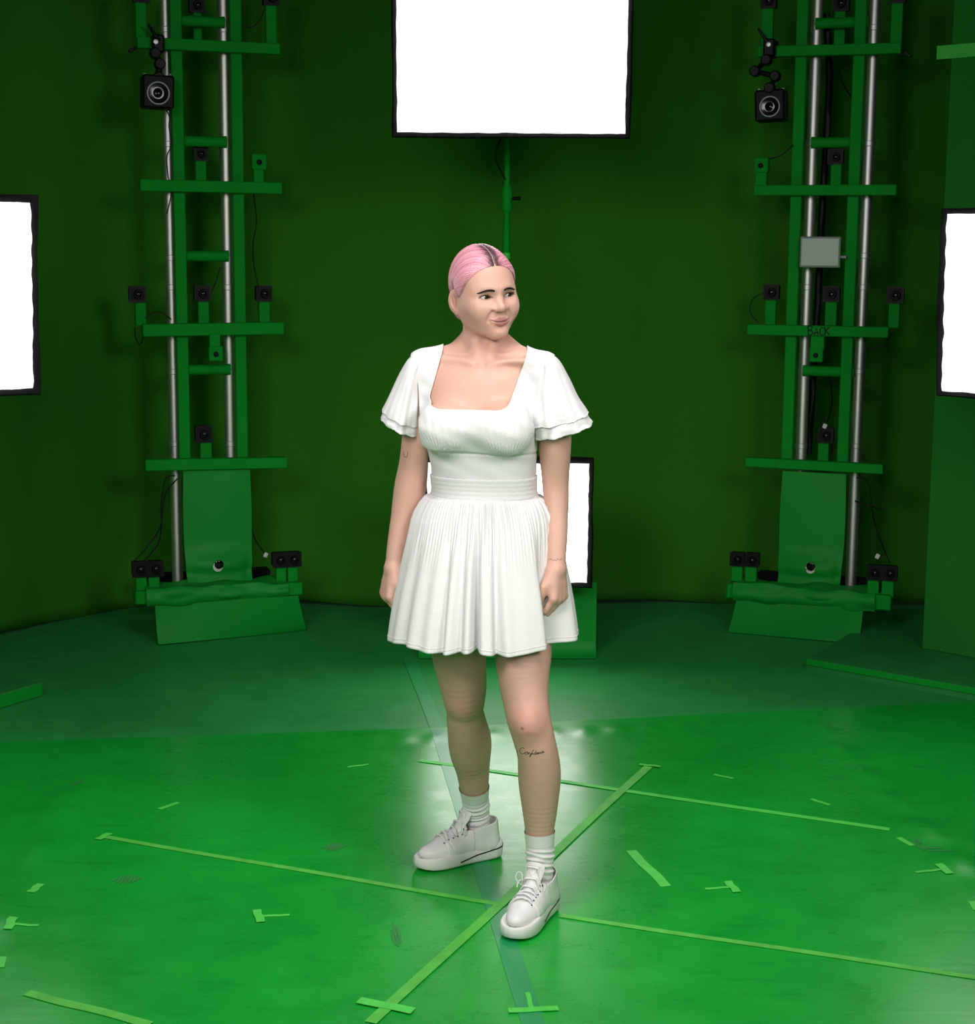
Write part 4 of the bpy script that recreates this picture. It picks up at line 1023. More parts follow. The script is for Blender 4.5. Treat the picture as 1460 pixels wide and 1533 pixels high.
def project(P, fn, h):
    d = chunked(P, fn); g = grad(P, fn); g2 = (g*g).sum(1)+1e-6
    st = (d/g2)[:, None]*g; L = np.linalg.norm(st, axis=1, keepdims=True); st *= np.minimum(1, 0.7*h/(L+1e-9))
    return P-st
def orient(P, Q, fn):
    c = P[Q[:200]].mean(1); n = np.cross(P[Q[:200, 1]]-P[Q[:200, 0]], P[Q[:200, 2]]-P[Q[:200, 0]]); n /= np.linalg.norm(n, axis=1, keepdims=True)+1e-12
    s = fn(c+n*0.002, c.min(0)-0.1, c.max(0)+0.1)-fn(c-n*0.002, c.min(0)-0.1, c.max(0)+0.1)
    return Q if np.sum(s > 0) > len(s)/2 else Q[:, ::-1]
import time as _t
T0 = _t.time()
woman = thing('person', 'woman in a short white dress and white sneakers standing on the green floor', 'person', (0.0, 0.02, ZM))
WO = np.array([0.0, 0.02, ZM])
BLO = np.minimum(np.min([P.lo for P in PARTS.values()], 0), 9)-0.01; BHI = np.max([P.hi for P in PARTS.values()], 0)+0.01
BHI[2] = HC[2]+0.13
H_BODY = 0.0028
BP, BQ = sdf_mesh(body_sdf, BLO, BHI, H_BODY, proj=1)
BQ = orient(BP, BQ, body_sdf)
print('BODY', len(BP), len(BQ), _t.time()-T0)
# keep the largest connected piece
def refine(P, Q, test, fn, h):
    """one bmesh subdivision of the faces selected by test(centres), then back onto the surface"""
    me = bpy.data.meshes.new('tmp'); me.from_pydata(P.tolist(), [], Q if isinstance(Q, list) else Q.tolist())
    bm = bmesh.new(); bm.from_mesh(me)
    cs = np.array([f.calc_center_median() for f in bm.faces]); sel = test(cs); bm.faces.ensure_lookup_table()
    ed = set()
    for i in np.flatnonzero(sel): ed.update(bm.faces[int(i)].edges)
    n0 = len(bm.verts)
    bmesh.ops.subdivide_edges(bm, edges=list(ed), cuts=1, use_grid_fill=True)
    bm.verts.ensure_lookup_table()
    P2 = np.array([v.co for v in bm.verts]); F = [[v.index for v in f.verts] for f in bm.faces]
    bm.free(); bpy.data.meshes.remove(me)
    lq = to_head(P2); s = (np.abs(lq) < 0.16).all(1)
    Pp = P2[s]
    for _ in range(2): Pp = project(Pp, fn, h)
    P2[s] = Pp
    return P2, F
def face_zone(c):
    q = to_head(c); return ((q[:, 1] > 0.045) & (q[:, 2] > -0.095) & (q[:, 2] < 0.03) & (np.abs(q[:, 0]) < 0.060)) | ((np.abs(q[:, 0]) > 0.056) & (np.abs(q[:, 1]+0.012) < 0.032) & (np.abs(q[:, 2]+0.01) < 0.045))
def eye_mouth(c):
    q = to_head(c); ax_ = np.abs(q[:, 0])
    return (q[:, 1] > 0.055) & (((ax_ > 0.012) & (ax_ < 0.052) & (np.abs(q[:, 2]) < 0.014)) | ((ax_ < 0.030) & (q[:, 2] > -0.080) & (q[:, 2] < -0.055)))
P2, F2 = refine(BP, BQ, face_zone, body_sdf, H_BODY/2)
def ear_zone(c):
    q = to_head(c); return (np.abs(q[:, 0]) > 0.058) & (np.abs(q[:, 1]+0.012) < 0.030) & (np.abs(q[:, 2]+0.01) < 0.042)
P2, F2 = refine(P2, F2, lambda c: ear_zone(c) | eye_mouth(c), body_sdf, H_BODY/4)
print('REFINED', len(P2), len(F2), _t.time()-T0)

# skin colours; lip gap and ear hollow are also darkened in the colour
def sstep(x, a, b):
    t = np.clip((x-a)/(b-a), 0, 1); return t*t*(3-2*t)
def skin_paint(P):
    base = np.array([0.62, 0.365, 0.284]); C = np.tile(base, (len(P), 1))
    def mix(col, w):
        nonlocal C
        C = C*(1-w[:, None])+np.array(col)*w[:, None]
    q = to_head(P); m = mirror(q); inh = (np.abs(q) < 0.14).all(1)
    lipd = np.minimum(cone_chain(m, *LIP_U)*1.0, cone_chain(m, *LIP_L))
    mix((0.44, 0.155, 0.145), np.where(inh, sstep(-lipd, -0.0030, -0.0012), 0)*0.9)
    slit = cone_chain(m, SLIT-np.array([0, 0.003, 0]), [0.0010, 0.0010, 0.0006])
    mix((0.10, 0.035, 0.03), np.where(inh, sstep(-slit, -0.0022, -0.0006), 0)*0.9)  # dark of the gap between the lips, painted into the colour
    mix((0.60, 0.29, 0.23), np.where(inh, np.exp(-((m-np.array([0.041, 0.06, -0.030]))**2).sum(1)/0.018**2), 0)*0.55)
    mix((0.56, 0.30, 0.24), np.where(inh, np.exp(-((m-np.array([0.0, 0.108, -0.034]))**2).sum(1)/0.014**2), 0)*0.5)
    mix((0.50, 0.22, 0.17), np.where(inh, np.exp(-(((m-np.array([0.0775, -0.008, -0.009]))/np.array([0.010, 0.010, 0.020]))**2).sum(1)), 0)*0.75)  # hollow of the ear painted redder and darker
    # eye shadow and lash line
    rel = m-np.array([EYE, 0.0655, 0.0]); a = np.abs(rel[:, 0])/0.0160
    zt_ = rel[:, 2]-0.05*rel[:, 0]
    lid = np.where(inh & (rel[:, 1] > 0), np.exp(-((zt_-0.0060*(1-np.clip(a, 0, 1)**2.2))/0.0016)**2)*(a < 1.1), 0)
    mix((0.03, 0.018, 0.014), lid*0.9)
    lid2 = np.where(inh & (rel[:, 1] > 0), np.exp(-((zt_+0.0043*(1-np.clip(a, 0, 1)**2))/0.0010)**2)*(a < 1.05), 0)
    mix((0.16, 0.08, 0.06), lid2*0.7)
    sh = np.where(inh & (rel[:, 1] > 0), np.exp(-((rel[:, 0])/0.017)**2-((rel[:, 2]-0.006)/0.007)**2), 0)
    mix((0.40, 0.215, 0.165), sh*0.55)
    # knees, elbows, knuckles
    for c, r, w in ((KNEE_L+np.array([0, -0.02, 0]), 0.05, 0.45), (KNEE_R+np.array([0, -0.02, 0.01]), 0.05, 0.6)):
        mix((0.52, 0.235, 0.185), np.exp(-((P-c)**2).sum(1)/r**2)*w)
    mix((0.40, 0.16, 0.12), np.exp(-((P-at(792, 1098, -0.19))**2/np.array([0.016, 0.03, 0.006])**2).sum(1))*0.6)
    mix((0.06, 0.02, 0.015), np.exp(-((P-at(782, 1089, -0.185))**2/np.array([0.0035, 0.03, 0.0035])**2).sum(1))*0.9)
    for H in (HAND_L, HAND_R):
        for Pf, Rf in H[1]:
            mix((0.56, 0.28, 0.22), np.exp(-((P-Pf[1])**2).sum(1)/0.012**2)*0.4)
    return C
def color_attr(me, C, name='pigment'):
    at_ = me.attributes.new(name, 'FLOAT_COLOR', 'POINT')
    at_.data.foreach_set('color', np.hstack([C, np.ones((len(C), 1))]).astype(np.float32).ravel())
def attr_mat(name, rough=0.5, sss=0.15, bump=0.05, bscale=300, spec=0.4, var=0.06, vscale=60):
    m = mat(name, None, rough, var=var, scale=vscale, bump=bump, bscale=bscale, spec=spec, lin_rgb=(1, 1, 1), sss=sss)
    nt = m.node_tree; a = nt.nodes.new('ShaderNodeAttribute'); a.attribute_name = 'pigment'
    sc = [n for n in nt.nodes if n.type == 'VECT_MATH'][0]; nt.links.new(a.outputs['Color'], sc.inputs[0]); return m
M['skin'] = attr_mat('skin', 0.47, 0.12, 0.04, 400)
body = mesh_obj('body', P2, F2, M['skin'], woman, 180, WO)
color_attr(body.data, skin_paint(P2))
print('SKIN', _t.time()-T0)

# ---- eyes, brows, lashes
M['eye_white'] = mat('eye_white', None, 0.15, var=0.04, lin_rgb=(0.62, 0.58, 0.55), coat=0.6)
M['iris'] = mat('dark_brown_iris', None, 0.1, var=0.3, scale=300, lin_rgb=(0.045, 0.022, 0.014), coat=1.0)
M['pupil'] = mat('pupil', None, 0.05, var=0.0, lin_rgb=(0.002, 0.002, 0.002), coat=1.0)
M['brow'] = mat('dark_brow_hair', None, 0.7, var=0.3, scale=200, lin_rgb=(0.022, 0.013, 0.011))
gaze = np.array([0.36, 0.93, -0.01]); gaze /= np.linalg.norm(gaze)
for s in (-1, 1):
    c = np.array([s*EYE, 0.0655, 0.0]); R_ = 0.0130
    ax = HM.T @ gaze
    prof = [(-R_*math.cos(t), R_*math.sin(t)+1e-5) for t in np.linspace(0.02, math.pi-0.02, 24)]
    eb = MB().lathe(from_head(c), ax, prof, 28).build('eyeball', M['eye_white'], body, 180, WO)
    ir = MB().lathe(from_head(c), ax, [(R_*0.855, 0.0067), (R_*0.875, 0.0066), (R_*0.95, 0.0046), (R_*1.005, 0.0018), (R_*1.01, 0.0004)], 28).build('iris', M['iris'], eb, 180, WO)
    MB().lathe(from_head(c), ax, [(R_*0.99, 0.0026), (R_*1.012, 0.0023), (R_*1.016, 0.0004)], 20).build('pupil', M['pupil'], eb, 180, WO)
def on_head(q, off=0.0):
    """slide head-space points along y onto the face"""
    q = np.array(q, float); P = from_head(q)
    for _ in range(12):
        d = body_sdf(P, P.min(0)-0.02, P.max(0)+0.02)-off; P = P+np.outer(-d*0.9, HM.T @ np.array([0, 1.0, 0]))
    return P
for s in (-1, 1):
    mb = MB(); k = 26
    for j in range(k):
        t = j/(k-1); x = s*(0.0125+0.0345*t); z = 0.0158+0.0022*math.sin(math.pi*min(1, t*1.1))-0.0026*t*t
        th_ = 0.0021*(1-0.80*t**1.5)*min(1, 0.55+t*3)+0.0003
        for r_ in range(5):
            zz = z+(r_/4-0.5)*2*th_*0.75
            a = (x, 0.09, zz-0.0012); b_ = (x+s*(0.0045), 0.09, zz+0.0016*(1-t*1.6))
            pp = on_head([a, ((a[0]+b_[0])/2, 0.09, (a[2]+b_[2])/2), b_], 0.0006)
            mb.tube(pp, [0.00065, 0.0007, 0.0003], 4)
    mb.build('eyebrow', M['brow'], body, 60, WO)
    mb = MB()
    for j in range(22):
        t = j/21*2-1; x = 0.0148*t; zz = 0.0049*(1-abs(t)**2.2)+0.05*x
        yy = math.sqrt(max(0, 0.0150**2-x*x-zz*zz))
        a = np.array([s*(EYE+x), 0.0655+yy, zz]); L = 0.0052+0.0024*(t+1)/2
        d = np.array([s*(0.35*t+0.15), 0.75, 0.15]); d /= np.linalg.norm(d)
        mb.tube([from_head(a), from_head(a+d*L*0.5+np.array([0, 0, 0.0004])), from_head(a+d*L+np.array([0, 0, 0.0022]))], [0.0006, 0.0005, 0.0002], 4)
    mb.build('eyelashes', M['brow'], body, 60, WO)

# ---- hair: slicked-back cap with a centre part
def zline(q):
    az = np.degrees(np.arctan2(np.abs(q[:, 0]), q[:, 1]+0.004))
    return np.interp(az, [0, 6, 18, 32, 46, 58, 68, 76, 84, 90, 98, 106, 114, 124, 140, 180], [0.0735, 0.0740, 0.0715, 0.0630, 0.0470, 0.0260, 0.0080, -0.006, -0.008, 0.016, 0.022, 0.012, -0.020, -0.056, -0.078, -0.086])
def hair_field(q): return q[:, 2]-zline(q)
def part_d(q): return np.where((q[:, 1] > -0.05) & (q[:, 2] > 0.04), np.abs(q[:, 0]-0.002), 0.05)
def strand(q):
    # index of the strand through a point: where it left the centre part (degrees around the ear axis)
    r = q-np.array([0, -0.008, 0.018])
    al = np.degrees(np.arctan2(r[:, 2], r[:, 1])); al = np.where(al < -100, al+360, al)
    ph_ = np.degrees(np.arctan2(np.abs(r[:, 0]), -0.36*r[:, 1]+0.93*r[:, 2]))
    return ph_-1.05*al
def hair_sdf(p, lo=None, hi=None):
    q = to_head(p); f = hair_field(q)
    d = skull(q); nk = cone_chain(p, NK_P, NK_R); d = smin(d, nk, 0.02)
    th_ = 0.0012+0.0058*sstep(f, 0.0, 0.030)-0.0016*np.exp(-(part_d(q)/0.004)**2)
    a0 = strand(q)
    th_ += (0.00026*np.sin(a0*0.83)+0.00016*np.sin(a0*1.9+1.0))*sstep(f, 0.0, 0.02)
    d = d-th_
    # low knot at the nape
    k = ell(q, (0, -0.112, -0.040), (0.034, 0.026, 0.032)); d = smin(d, k, 0.012)
    return d
def clip_mesh(P, F, f, keep=1):
    """cut polygons by the zero line of the per-vertex field f, keep f>0"""
    P = list(map(tuple, P)); out = []; cache = {}
    for q in F:
        s = [f[i] > 0 for i in q]
        if all(s): out.append(list(map(int, q))); continue
        if not any(s): continue
        poly = []; n = len(q)
        for j in range(n):
            a, b = int(q[j]), int(q[(j+1) % n])
            if f[a] > 0: poly.append(a)
            if (f[a] > 0) != (f[b] > 0):
                key = (min(a, b), max(a, b))
                if key not in cache:
                    t = f[a]/(f[a]-f[b]); pa, pb = P[a], P[b]
                    cache[key] = len(P); P.append(tuple(pa[i]+(pb[i]-pa[i])*t for i in range(3)))
                poly.append(cache[key])
        if len(poly) > 2: out.append(poly)
    P = np.array(P); used = np.unique(np.concatenate([np.array(q) for q in out])); mp = -np.ones(len(P), int); mp[used] = np.arange(len(used))
    return P[used], [[int(mp[i]) for i in q] for q in out]
hp, hq = sdf_mesh(hair_sdf, HC-0.16, HC+0.15, 0.0014); hq = orient(hp, hq, hair_sdf)
hp, hq = clip_mesh(hp, hq, hair_field(to_head(hp)))
ql = to_head(hp)
a0 = strand(ql)+np.where(ql[:, 0] > 0.002, 431.0, 0)
rs = np.random.RandomState(4)
tab = rs.rand(997); tab2 = rs.rand(331)
s1_ = np.interp((a0*0.42) % 331, np.arange(331), tab2); s2_ = np.interp((a0*1.25) % 997, np.arange(997), tab)
tone = 0.55*s1_+0.45*s2_
pink = np.array([0.72, 0.33, 0.40]); deep = np.array([0.50, 0.17, 0.235]); pale = np.array([0.80, 0.46, 0.50])
C = deep*(1-sstep(tone, 0.22, 0.6))[:, None]+pink*sstep(tone, 0.22, 0.6)[:, None]
C = C+(pale-C)*sstep(tone, 0.58, 0.88)[:, None]
pdv = part_d(ql); front = np.clip((ql[:, 1]+0.02)/0.05, 0, 1)
root = np.clip(1-(pdv-0.001)/(0.006+0.021*s2_**1.5+0.013*s1_), 0, 1)*front
C = C+(np.array([0.035, 0.016, 0.022])-C)*(np.clip(root*1.8, 0, 1)*0.93)[:, None]
tmp = sstep(-np.abs(hair_field(ql)-0.004), -0.012, 0)*np.clip((np.abs(ql[:, 0])-0.055)/0.012, 0, 1)
C = C+(np.array([0.22, 0.10, 0.11])-C)*(tmp*0.6)[:, None]
sc_ = np.exp(-(pdv/0.0012)**2)*front
C = C+(np.array([0.55, 0.36, 0.32])-C)*(sc_*0.75)[:, None]
M['hair'] = attr_mat('pink_hair', 0.42, 0.0, 0.05, 300, 0.35, 0.08, 120)
hair = mesh_obj('hair', hp, hq, M['hair'], woman, 180, WO); hair['label'] = 'slicked-back pink hair with dark roots at a centre part'
color_attr(hair.data, C)
print('HAIR', len(hp), _t.time()-T0)
# ================================================================== clothing
M['dress'] = mat('white_cotton', None, 0.85, var=0.03, scale=25, bump=0.12, bscale=260, spec=0.15, lin_rgb=(0.745, 0.745, 0.742), sheen=0.1)
M['thread'] = mat('white_stitching', None, 0.9, var=0.04, scale=60, lin_rgb=(0.70, 0.70, 0.69))
M['sock'] = mat('white_knit', None, 0.95, var=0.03, scale=30, bump=0.25, bscale=700, spec=0.1, lin_rgb=(0.76, 0.76, 0.755), sheen=0.2)
M['leather'] = mat('white_leather', None, 0.36, var=0.03, scale=30, bump=0.06, bscale=200, spec=0.45, lin_rgb=(0.78, 0.78, 0.775))
M['lace'] = mat('white_lace', None, 0.85, var=0.05, scale=200, bump=0.2, bscale=600, lin_rgb=(0.82, 0.82, 0.81))
M['rubber'] = mat('white_rubber', None, 0.5, var=0.04, scale=20, spec=0.4, lin_rgb=(0.76, 0.76, 0.73))
def zpx(y, Y=0.0): return at(724, y, Y)[2]
ZW0, ZW1 = zpx(742), zpx(711)          # waistband bottom and top
zbs = zpx(680, -0.1)
def under_bust(x): return zbs+0.004*np.clip((724-730)/600-x, -0.2, 0.2)/0.1
BR2 = (np.array([BRE[0]+np.array([0.010, 0.004, 0.012]), (BRE[0]+BRE[1])/2+np.array([0, -0.004, 0.014]), BRE[1]+np.array([-0.010, 0.004, 0.012])]), np.array([0.047, 0.045, 0.047]))
ZARM = at(724, 600, 0)[2]
def bodice_sdf(p, lo=None, hi=None):
    d = body_core(p, False)
    for A in (armL, armR): d = smin(d, A.fn(p)+0.10*(1-sstep(p[:, 2], ZARM-0.085, ZARM-0.045)), 0.035)
    e = None
    for c in BRE:
        q = ell(p, c, (0.064, 0.050, 0.060)); e = q if e is None else smin(e, q, 0.03)
    e = smin(e, cone_chain(p, *BR2), 0.03)
    d = smin(d, e, 0.030)
    front = np.clip((0.03-p[:, 1])/0.06, 0, 1); zu = under_bust(p[:, 0]); dz = p[:, 2]-zu
    d = d-0.0055-0.0025*front*sstep(dz, -0.002, 0.008)*(1-sstep(dz, 0.05, 0.09))
    d = d+front*0.0022*np.exp(-(dz/0.0030)**2)
    # gathers rising from the under-bust seam and falling from the neckline corners
    for c, x0 in ((BRE[0], 0), (BRE[1], 1)):
        dx = p[:, 0]-c[0]; k = np.exp(-(dx/0.050)**2)*front
        fan = dx/(0.35+np.clip(dz, 0, 0.1)*7.0)
        d = d+k*0.0019*np.sin(fan*480)*np.exp(-((dz-0.016)/0.022)**2)
        d = d+k*0.0008*np.sin(dx*330+2*p[:, 2]*20)*np.exp(-((dz-0.085)/0.03)**2)
    d = d+0.0009*np.sin(p[:, 0]*40+p[:, 2]*95)*np.sin(p[:, 2]*60+p[:, 0]*25)
    return d
nk = [(663, 523, 0.0), (657, 545, -0.03), (648, 575, -0.06), (641, 597, -0.085), (640, 612, -0.09)]
nr = [(790, 523, -0.02), (784, 545, -0.05), (774, 575, -0.085), (766, 597, -0.11), (763, 612, -0.115)]
NL = np.array([at(*q) for q in nk])[::-1]; NR = np.array([at(*q) for q in nr])[::-1]
ZNB = at(700, 612, -0.11)[2]; ZBACK = at(724, 552, 0.1)[2]
def neck_field(p):
    xl = np.interp(p[:, 2], NL[:, 2], NL[:, 0]); xr = np.interp(p[:, 2], NR[:, 2], NR[:, 0])
    vb = (p-np.array([0, 0.045, 0])) @ BY
    zb = np.where(vb < 0, ZNB, ZBACK)
    f = smax(smax(xl-p[:, 0], p[:, 0]-xr, 0.02), zb-p[:, 2], 0.035)
    return f
lo = (TT[1].min()-0.17, -0.20, ZW1-0.03); hi = (TT[1].max()+0.18, 0.20, at(724, 515, 0.05)[2])
bp, bq = sdf_mesh(bodice_sdf, lo, hi, 0.003); bq = orient(bp, bq, bodice_sdf)
XA0, XA1 = at(629, 570, 0.02)[0], at(803, 570, -0.02)[0]; XB0, XB1 = at(639, 690, 0.0)[0], at(809, 690, 0.0)[0]; zA, zB = at(724, 600, 0)[2], at(724, 690, 0)[2]
ST_ = [(690, 639, 809), (640, 630, 801), (600, 628, 799), (578, 627, 803), (560, 624, 811), (546, 618, 820), (536, 612, 827), (524, 606, 834)]
SZ = np.array([at(724, y, 0)[2] for y, _, _ in ST_]); SL = np.array([at(a, y, 0.01)[0] for y, a, _ in ST_]); SR = np.array([at(b, y, -0.02)[0] for y, _, b in ST_])
def arm_field(p):
    return np.minimum(p[:, 0]-np.interp(p[:, 2], SZ, SL), np.interp(p[:, 2], SZ, SR)-p[:, 0])
fk = np.minimum(np.minimum(neck_field(bp), bp[:, 2]-(ZW1-0.006)), arm_field(bp))
bp, bq = clip_mesh(bp, bq, fk)
dress = mesh_obj('dress', bp, bq, M['dress'], woman, 180, WO); dress['label'] = 'white bodice with square neckline and gathered bust'
sm = dress.modifiers.new('thick', 'SOLIDIFY'); sm.thickness = 0.002; sm.offset = -1
# binding along the neckline
def torso_ring(z, off_a, off_b, n):
    cx, cy = np.interp(z, TT[0], TT[1]), np.interp(z, TT[0], TT[2]); a, b = np.interp(z, TT[0], TT[3])+off_a, np.interp(z, TT[0], TT[4])+off_b
    ph = np.linspace(0, 2*math.pi, n, endpoint=False); k = 2.35
    r = 1/((np.abs(np.cos(ph))/a)**k+(np.abs(np.sin(ph))/b)**k)**(1/k)
    return np.array([[cx, cy, z]])+np.outer(r*np.cos(ph), BX)+np.outer(r*np.sin(ph), BY), ph
rows = []
for i in range(34):
    t = i/33; z = ZW0+(ZW1-ZW0)*t
    o_ = 0.0092+0.0007*abs(math.sin(t*math.pi*5))-0.003*(t > 0.97)-0.002*(t < 0.03)
    P, ph = torso_ring(z, o_, o_, 180); P += np.outer(0.0007*np.sin(ph*31+t*8), np.array([0, 0, 1])); rows.append(P)
MB().grid(np.array(rows), closed_u=True).build('waistband', M['dress'], dress, 180, WO)
# skirt with deep soft folds
NA, NZ = 720, 90
ph = np.linspace(0, 2*math.pi, NA, endpoint=False)
zt_ = ZW0+0.004
edge = np.array([(81.0, 742), (87.0, 744.5), (94.0, 753), (101, 764), (107, 777), (114, 801), (121, 827), (127, 852), (132.5, 877), (137.5, 903), (141.5, 928), (145, 955)])
ZH = at(724, 956, 0.0)[2]+0.004
ez = np.array([at(724, y, 0)[2] for y in edge[:, 1]]); ew = np.array([w/px_per_m(at(724, y, 0)) for w, y in edge])
def folds(phd):
    d = np.zeros_like(phd)
    def v(c, w, dep, sharp=2.0):
        nonlocal d
        x = (phd-c+180) % 360-180; d = d-dep*np.exp(-np.abs(x/w)**sharp)
    v(-122.5, 3.6, 0.030); v(-108.5, 3.8, 0.034); v(-95.5, 2.6, 0.058); v(-78.5, 3.4, 0.036); v(-137, 5.0, 0.010); v(-152, 5, 0.018); v(-166, 5, 0.014)
    v(-66, 6, 0.006); v(-30, 11.5, 0.060, 4.0); v(-5, 5, 0.012); v(10, 6, 0.03); v(28, 5, 0.035); v(47, 6, 0.03); v(66, 5, 0.04); v(84, 6, 0.03); v(103, 5, 0.04); v(121, 6, 0.032); v(141, 5, 0.038); v(160, 6, 0.03); v(176, 5, 0.03)
    return d
rs = np.random.RandomState(2)
gph = np.cumsum(rs.uniform(2.2, 5.0, 130)); gph = gph/gph[-1]*2*math.pi; gam = rs.uniform(0.3, 1, 130)
def gather(phv):
    i = np.clip(np.searchsorted(gph, phv), 0, 129); a = np.where(i > 0, gph[i-1], 0); t = (phv-a)/(gph[i]-a+1e-9)
    return np.sin(t*math.pi)*gam[i]
rows = []
for i in range(NZ):
    t = i/(NZ-1); z = zt_+(ZH-zt_)*t
    w = np.interp(-z, -ez, ew); cx = np.interp(z, TT[0], TT[1]) if t < 0.25 else np.interp(zt_+(ZH-zt_)*0.25, TT[0], TT[1]); cx = cx+(at(723.7, 900, 0)[0]-cx)*min(1, t*2.2)
    b0 = np.interp(zt_, TT[0], TT[4])+0.011
    b = b0+(0.205-b0)*(t**0.75); cy = np.interp(zt_, TT[0], TT[2])*(1-t)+0.0*t
    n = 2.35+(2.0-2.35)*min(1, t*2)
    r = 1/((np.abs(np.cos(ph))/w)**n+(np.abs(np.sin(ph))/b)**n)**(1/n)
    drift = 0.03*np.sin(ph*3+1)*(1-t)
    fd = folds(np.degrees(ph+drift))
    fd = fd+0.0025*np.sin(ph*13+2*np.sin(ph*2))*t
    ampl = np.clip((t-0.06)/0.9, 0, 1)**0.95
    g = gather(ph)*0.0085*math.exp(-((t-0.07)/0.24)**2)*(1 if t > 0.02 else 0.3)
    side = 1-0.55*np.abs(np.cos(ph))**6
    r = r+fd*ampl*side+g
    lift = 0.004*np.sin(ph*7+1)*t+(0.010*np.exp(-(((np.degrees(ph)+180) % 360-180+18)/22)**2))*t
    P = np.stack([cx+r*np.cos(ph), cy+r*np.sin(ph), z+lift+0*ph], 1); rows.append(P)
G = np.array(rows)
MB().grid(G[::-1], 0.0028, closed_u=True).build('skirt', M['dress'], dress, 180, WO)
hem = MB()
Gh = G[NZ-4]+(G[NZ-3]-G[NZ-4])*0.2
cen = Gh.mean(0)
nrm_ = Gh-cen; nrm_[:, 2] = 0; nrm_ /= np.linalg.norm(nrm_, axis=1, keepdims=True)
hem.tube(np.vstack([Gh+nrm_*0.0004, Gh[:1]+nrm_[:1]*0.0004]), 0.0007, 4, False).build('hem_stitching', M['thread'], dress, 180, WO)
# flutter sleeves in two layers
def sleeve(rows, low, Yc, nm, seed):
    def layer(rows, n=110, extra=0.0, top=False, wr=0.002, yz=0.008):
        out = []; K = 44
        R_ = smooth_line(np.array(rows, float), 10); m = len(R_)
        rr = np.random.RandomState(seed); pp = rr.uniform(0, 6, 8)
        for i, (xo, yo, xi, yi, b) in enumerate(R_):
            t = i/(m-1); o = at(xo, yo, Yc); q = at(xi, yi, Yc); c = (o+q)/2; A = (o-q)/2; Ln = np.linalg.norm(A); A = A*(Ln+extra)/Ln
            th = np.linspace(0, 2*math.pi, n, endpoint=False)
            wv = 1+(0.05*np.sin(5*th+pp[0])+0.035*np.sin(9*th+pp[1])+0.02*np.sin(15*th+pp[2]))*t**1.2*np.abs(np.sin(th))
            wv += 0.03*np.sin(24*th+pp[3])*math.exp(-((t-0.12)/0.12)**2)+0.010*np.sin(3*th+14*t+pp[4])+0.008*np.sin(6*th-19*t+pp[5])
            P = c+np.outer(np.cos(th)*wv, A)+np.outer(np.sin(th)*wv*(b+extra), np.array([0, 1.0, 0]))
            P[:, 2] -= yz*np.maximum(0, -np.sin(th))*t-0.0012*np.sin(9*th+pp[6])*t**4-0.0005*np.sin(31*th)*t**4
            out.append(P)
        return np.array(out)
    mb = MB(); g = layer(rows); mb.grid(g[::-1], 0.0018, closed_u=True)
    top_c = g[0].mean(0); k = len(g[0])
    s_ = mb.build(nm, M['dress'], dress, 180, WO)
    mb = MB(); g2 = layer(low, extra=-0.003); mb.grid(g2[::-1], 0.0018, closed_u=True); mb.build('ruffle', M['dress'], dress, 180, WO)
    e = g[-2]*1.0; cc = e.mean(0); d = e-cc; d /= np.linalg.norm(d, axis=1, keepdims=True)
    MB().tube(np.vstack([e+d*0.0006, e[:1]+d[:1]*0.0006]), 0.0009, 4, False).build('hem_stitching', M['thread'], dress, 180, WO)
sleeve([(636, 531, 642, 535, 0.012), (624, 531, 639, 541, 0.036), (612, 538, 634, 549, 0.050), (601, 556, 632, 566, 0.058), (589, 581, 630, 592, 0.063), (579, 602, 629, 618, 0.067), (573, 614, 627.5, 637, 0.070)],
       [(579, 602, 629, 618, 0.066), (574, 613, 628, 634, 0.069), (569.5, 625, 627.5, 652, 0.072)], 0.032, 'sleeve', 3)
sleeve([(811, 531, 803, 537, 0.014), (828, 532, 806, 545, 0.042), (839.5, 542, 806, 555, 0.054), (851.5, 564, 798, 575, 0.062), (863, 587, 793, 600, 0.067), (874, 606, 792, 620, 0.073), (881, 618, 792, 637, 0.076)],
       [(874, 606, 795, 620, 0.072), (880, 616, 795, 634, 0.075), (889.5, 632, 797, 656, 0.078)], -0.028, 'sleeve', 8)

# ---- socks
def sock(P, R, i0, top, nm, seed):
    rr = np.random.RandomState(seed); X = smooth_line(np.hstack([P, R[:, None]]), 24)
    sel = X[(X[:, 2] <= top)]
    m = len(sel); out = []; n = 96; th = np.linspace(0, 2*math.pi, n, endpoint=False)
    L = np.concatenate([[0], np.cumsum(np.linalg.norm(np.diff(sel[:, :3], axis=0), axis=1))])
    k = 120; s = np.linspace(0, L[-1], k); q = np.stack([np.interp(s, L, sel[:, c]) for c in range(4)], 1)
    t = np.gradient(q[:, :3], axis=0); t /= np.linalg.norm(t, axis=1, keepdims=True)
    for i in range(k):
        x = np.array([1.0, 0, 0]); x -= (x @ t[i])*t[i]; x /= np.linalg.norm(x); y = np.cross(t[i], x)
        d = s[i]; cuff = 1 if d < 0.034 else 0
        wr = 0.0
        ramp = sstep(np.array([d]), 0.036, 0.05)[0]
        w1 = np.sin(d*2*math.pi/0.0135+1.4*np.sin(th+seed)+0.8*np.sin(2*th+seed*2)); w2 = np.sin(d*2*math.pi/0.021+2.0*np.sin(th*1+2+seed))
        r = q[i, 3]+0.0024+ramp*(0.0015+0.0016*w1+0.0014*w2)+(0.0006 if cuff else 0)+0.0008*math.exp(-(d/0.003)**2)*0
        out.append(q[i, :3]+np.outer(np.cos(th)*r, x)+np.outer(np.sin(th)*r, y))
    g = np.array(out)
    mb = MB().grid(g, closed_u=True); o = mb.build(nm, M['sock'], woman, 180, WO)
    e = out[26]; return o
sock(LP, LR, 0, at(711, 1177, 0.25)[2], 'sock', 1)
